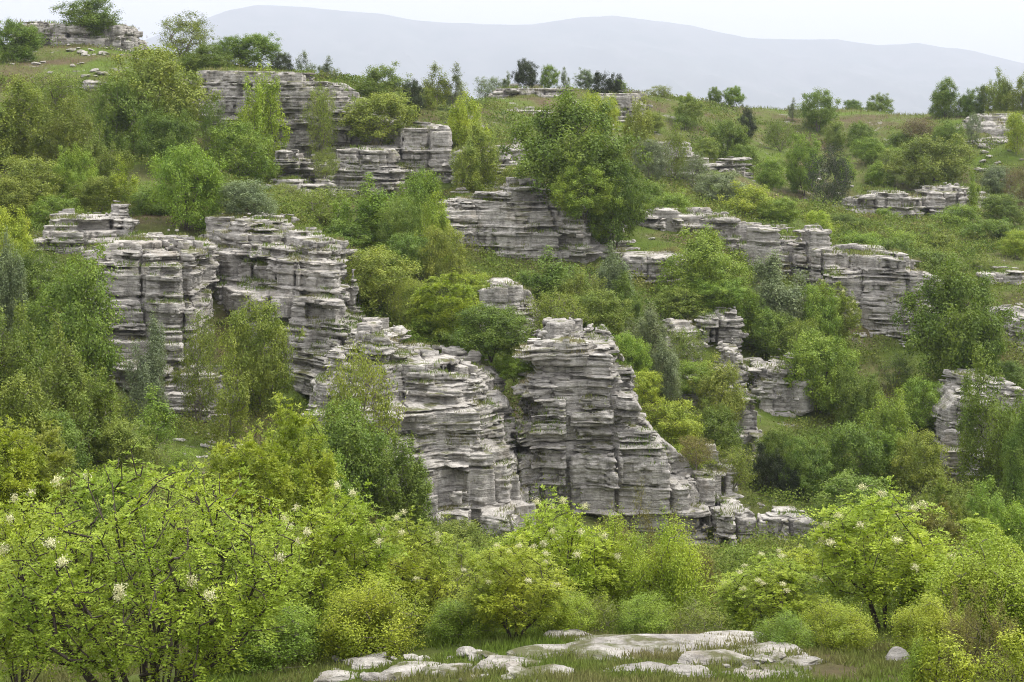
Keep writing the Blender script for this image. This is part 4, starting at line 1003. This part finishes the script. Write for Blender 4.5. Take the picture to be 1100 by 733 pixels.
SLABS = [stone_mesh('slab', 300 + i, 5, 0.42, 0.10) for i in range(4)]
def put(me, name, x, y, sx, sy, sz, sink=0.3, label=None, cat='stone', group=None, tilt=0.12, z=None):
    o = bpy.data.objects.new(name, me); COL.objects.link(o)
    g = float(ground(np.array([x]), np.array([y]))[0]) if z is None else z
    o.location = (x, y, g + sz * (0.25 - 0.5 * sink)); o.scale = (sx, sy, sz)
    o.rotation_euler = (random.gauss(0, tilt), random.gauss(0, tilt), random.uniform(-0.5, 0.5) if sx > sy * 1.3 else random.uniform(0, 6.28))
    tag(o, label, cat, group); return o
def at_ground(px, py):
    d = 17.0
    while d < 60:
        if ground(np.array([(px - CX) / F * d]), np.array([d]))[0] > -(py - HY) / F * d: break
        d += 0.05
    return (px - CX) / F * d, d
FRONT = [(590,704,110,18,'flat slab between the open stemmed ash and the pale flat slab'),(742,726,90,16,'low slab at the bottom edge right of the middle'),
 (815,702,90,16,'slab half hidden behind the smooth slab in the front grass'),(480,724,80,16,'flat stone in the middle of the broken white stones'),(660,692,110,16,'thin slab just above the broad pale one'),
 (400,716,70,16,'rough slab among stones near the low lime bush'),(575,724,80,14,'thin pale slab at the bottom edge by the broken stones'),(860,712,60,14,'small slab at the right end of the front stones'),(700,700,250,34,'broad pale limestone slab under the yellow green shrub'),(640,706,120,22,'pale flat slab left of the broad one below the flowering ash'),
 (676,722,90,14,'small low slab in the grass at the bottom middle'),(540,718,110,22,'pale slab at the foot of the open stemmed ash'),
 (800,688,120,18,'flat slab behind the bare brown shrub'),(770,712,130,20,'smooth slab right of the broad pale one'),(838,724,64,20,'cracked slab among small stones at the right of the grass'),
 (440,722,100,22,'pale slab at the left end of the broken white stones'),(366,730,60,14,'flat stone slab low beside the largest ash'),(610,686,90,12,'thin slab behind the open stemmed ash')]
for i, (px, py, w, h, lab) in enumerate(FRONT):
    x, y = at_ground(px, py); s = w / F * y
    o_ = put(SLABS[i % 4], 'rock_slab', x, y, s * 1.12, h / F * y * 3.3, 0.42 + 0.12 * s / 2, 0.55, lab, 'rock slab', None, 0.03); tag(o_, kind='thing')
x, y = at_ground(964, 712); put(STONES[2], 'boulder', x, y, 0.55, 0.45, 0.5, 0.3, 'single white boulder among the right front shrubs', 'boulder')
r2 = random.Random(5)
for i in range(86):
    px, py = (r2.uniform(360, 560), r2.uniform(704, 732)) if i < 34 else (r2.uniform(780, 870), r2.uniform(700, 732))
    x, y = at_ground(px, py); s = r2.uniform(0.10, 0.34) * (1 if i < 34 else 0.7)
    put(STONES[i % 6], 'stone', x, y, s * r2.uniform(1, 1.6), s, s * 0.9, 0.2, 'small broken white stone in the front grass left of the slabs' if i < 34 else 'small broken white stone beside the cracked slab', 'stone', 'broken white stones in the front grass' if i < 34 else 'broken white stones by the cracked slab')
SCREE = [(95,65,40,22,148,26),(70,90,40,22,136,12),(108,95,20,20,130,9),(180,482,40,24,68,14),(230,468,40,16,66,14),(40,280,40,40,82,8),(700,250,60,14,110,10),(900,190,60,30,160,30),(760,190,60,30,146,10),(1075,170,30,26,166,22),(660,130,60,14,160,20),(960,440,60,30,90,8),(880,560,40,20,70,8)]
NAMES = ['below the left skyline crest','on the brown slope under the left crest','in a row down the left slope','on the bare ground around the thin trunked tree','at the foot of the low limestone steps','on the left slope above the dark leafy tree','beside the low limestone wall','on the far slope above the meadow hollow','below the small far crag','under the bare limestone hump','on the slope right of the terraced summit','under the tall end cliff','on the gully floor']
for (px, py, rx, ry, d, cnt), nm in zip(SCREE, NAMES):
    for i in range(cnt):
        dd = d * r2.uniform(0.96, 1.04); x = (px + r2.gauss(0, rx * 0.6) - CX) / F * dd; s = r2.uniform(0.25, 0.8) * min(1.3, d / 110)
        if surface(np.array([x]), np.array([dd]))[0] > ground(np.array([x]), np.array([dd]))[0] + 0.3: continue
        put(STONES[r2.randrange(6)], 'stone', x, dd, s * r2.uniform(1, 1.7), s, s * 0.8, 0.2, 'pale loose stone ' + nm, 'stone', 'loose stones ' + nm)

# ------------------------------------------------------------------ haze, sky, sun, camera
SUN_EL, SUN_AZ = math.radians(58), math.radians(75)       # azimuth clockwise from the view direction
bpy.ops.mesh.primitive_cube_add(size=1)
hz = bpy.context.object; hz.name = 'haze'; hz.data.name = 'haze'
hz.scale = (19000, 13800, 1180); hz.location = (0, 6150, 95)
m, nt, out, N, L = new_mat('thin_haze')
pv = N('ShaderNodeVolumePrincipled'); pv.inputs['Density'].default_value = 0.00018; pv.inputs['Color'].default_value = (0.81, 0.875, 1.0, 1); pv.inputs['Anisotropy'].default_value = 0.2
L(pv.outputs[0], out.inputs['Volume']); hz.data.materials.append(m); tag(hz, kind='stuff')

world = bpy.data.worlds.new('World'); scene.world = world; world.use_nodes = True
nt = world.node_tree; nt.nodes.clear()
sky = nt.nodes.new('ShaderNodeTexSky'); sky.sky_type = 'NISHITA'; sky.sun_disc = False
sky.sun_elevation = SUN_EL; sky.sun_rotation = SUN_AZ; sky.air_density = 1.0; sky.dust_density = 4.0; sky.ozone_density = 1.0
mx = nt.nodes.new('ShaderNodeMix'); mx.data_type = 'RGBA'; mx.inputs[0].default_value = 0.85
mx.inputs[7].default_value = (9.9, 9.7, 9.85, 1)            # closed white cloud in front of the blue
bg = nt.nodes.new('ShaderNodeBackground'); bg.inputs[1].default_value = 0.098
wo = nt.nodes.new('ShaderNodeOutputWorld')
nt.links.new(sky.outputs[0], mx.inputs[6]); tcw = nt.nodes.new('ShaderNodeTexCoord'); sx = nt.nodes.new('ShaderNodeSeparateXYZ'); nt.links.new(tcw.outputs['Generated'], sx.inputs[0])
ov = nt.nodes.new('ShaderNodeMapRange'); ov.inputs[1].default_value = 0.0; ov.inputs[2].default_value = 1.0; ov.inputs[3].default_value = 0.62; ov.inputs[4].default_value = 1.38     # overcast: brighter overhead
nt.links.new(sx.outputs[2], ov.inputs[0])
mu = nt.nodes.new('ShaderNodeMix'); mu.data_type = 'RGBA'; mu.blend_type = 'MULTIPLY'; mu.inputs[0].default_value = 1.0
nt.links.new(mx.outputs[2], mu.inputs[6]); nt.links.new(ov.outputs[0], mu.inputs[7]); nt.links.new(mu.outputs[2], bg.inputs[0]); nt.links.new(bg.outputs[0], wo.inputs[0])
su = bpy.data.lights.new('sun', 'SUN'); su.energy = 1.5; su.angle = math.radians(13); su.color = (1, 0.96, 0.90)
so = bpy.data.objects.new('sun', su); COL.objects.link(so)
import mathutils
dirv = mathutils.Vector((math.sin(SUN_AZ) * math.cos(SUN_EL), math.cos(SUN_AZ) * math.cos(SUN_EL), math.sin(SUN_EL)))
so.rotation_euler = dirv.to_track_quat('Z', 'Y').to_euler(); so.location = dirv * 60

cam = bpy.data.cameras.new('camera'); co = bpy.data.objects.new('camera', cam); COL.objects.link(co)
co.location = (0, 0, 0); co.rotation_euler = (math.pi / 2, 0, 0)
cam.sensor_width = 36; cam.lens = 36 * F / 1100; cam.shift_y = -(366.5 - HY) / 1100
cam.clip_start = 0.5; cam.clip_end = 30000
scene.camera = co
scene.view_settings.view_transform = 'Standard'; scene.view_settings.look = 'None'
scene.view_settings.exposure = 1.2; scene.view_settings.gamma = 1
scene.cycles.max_bounces = 6; scene.cycles.diffuse_bounces = 2; scene.cycles.transmission_bounces = 3; scene.cycles.volume_bounces = 0
scene.cycles.use_denoising = True; scene.cycles.denoiser = 'OPENIMAGEDENOISE'; scene.cycles.denoising_prefilter = 'NONE'; scene.cycles.denoising_input_passes = 'RGB_ALBEDO_NORMAL'
scene.cycles.filter_width = 1.05
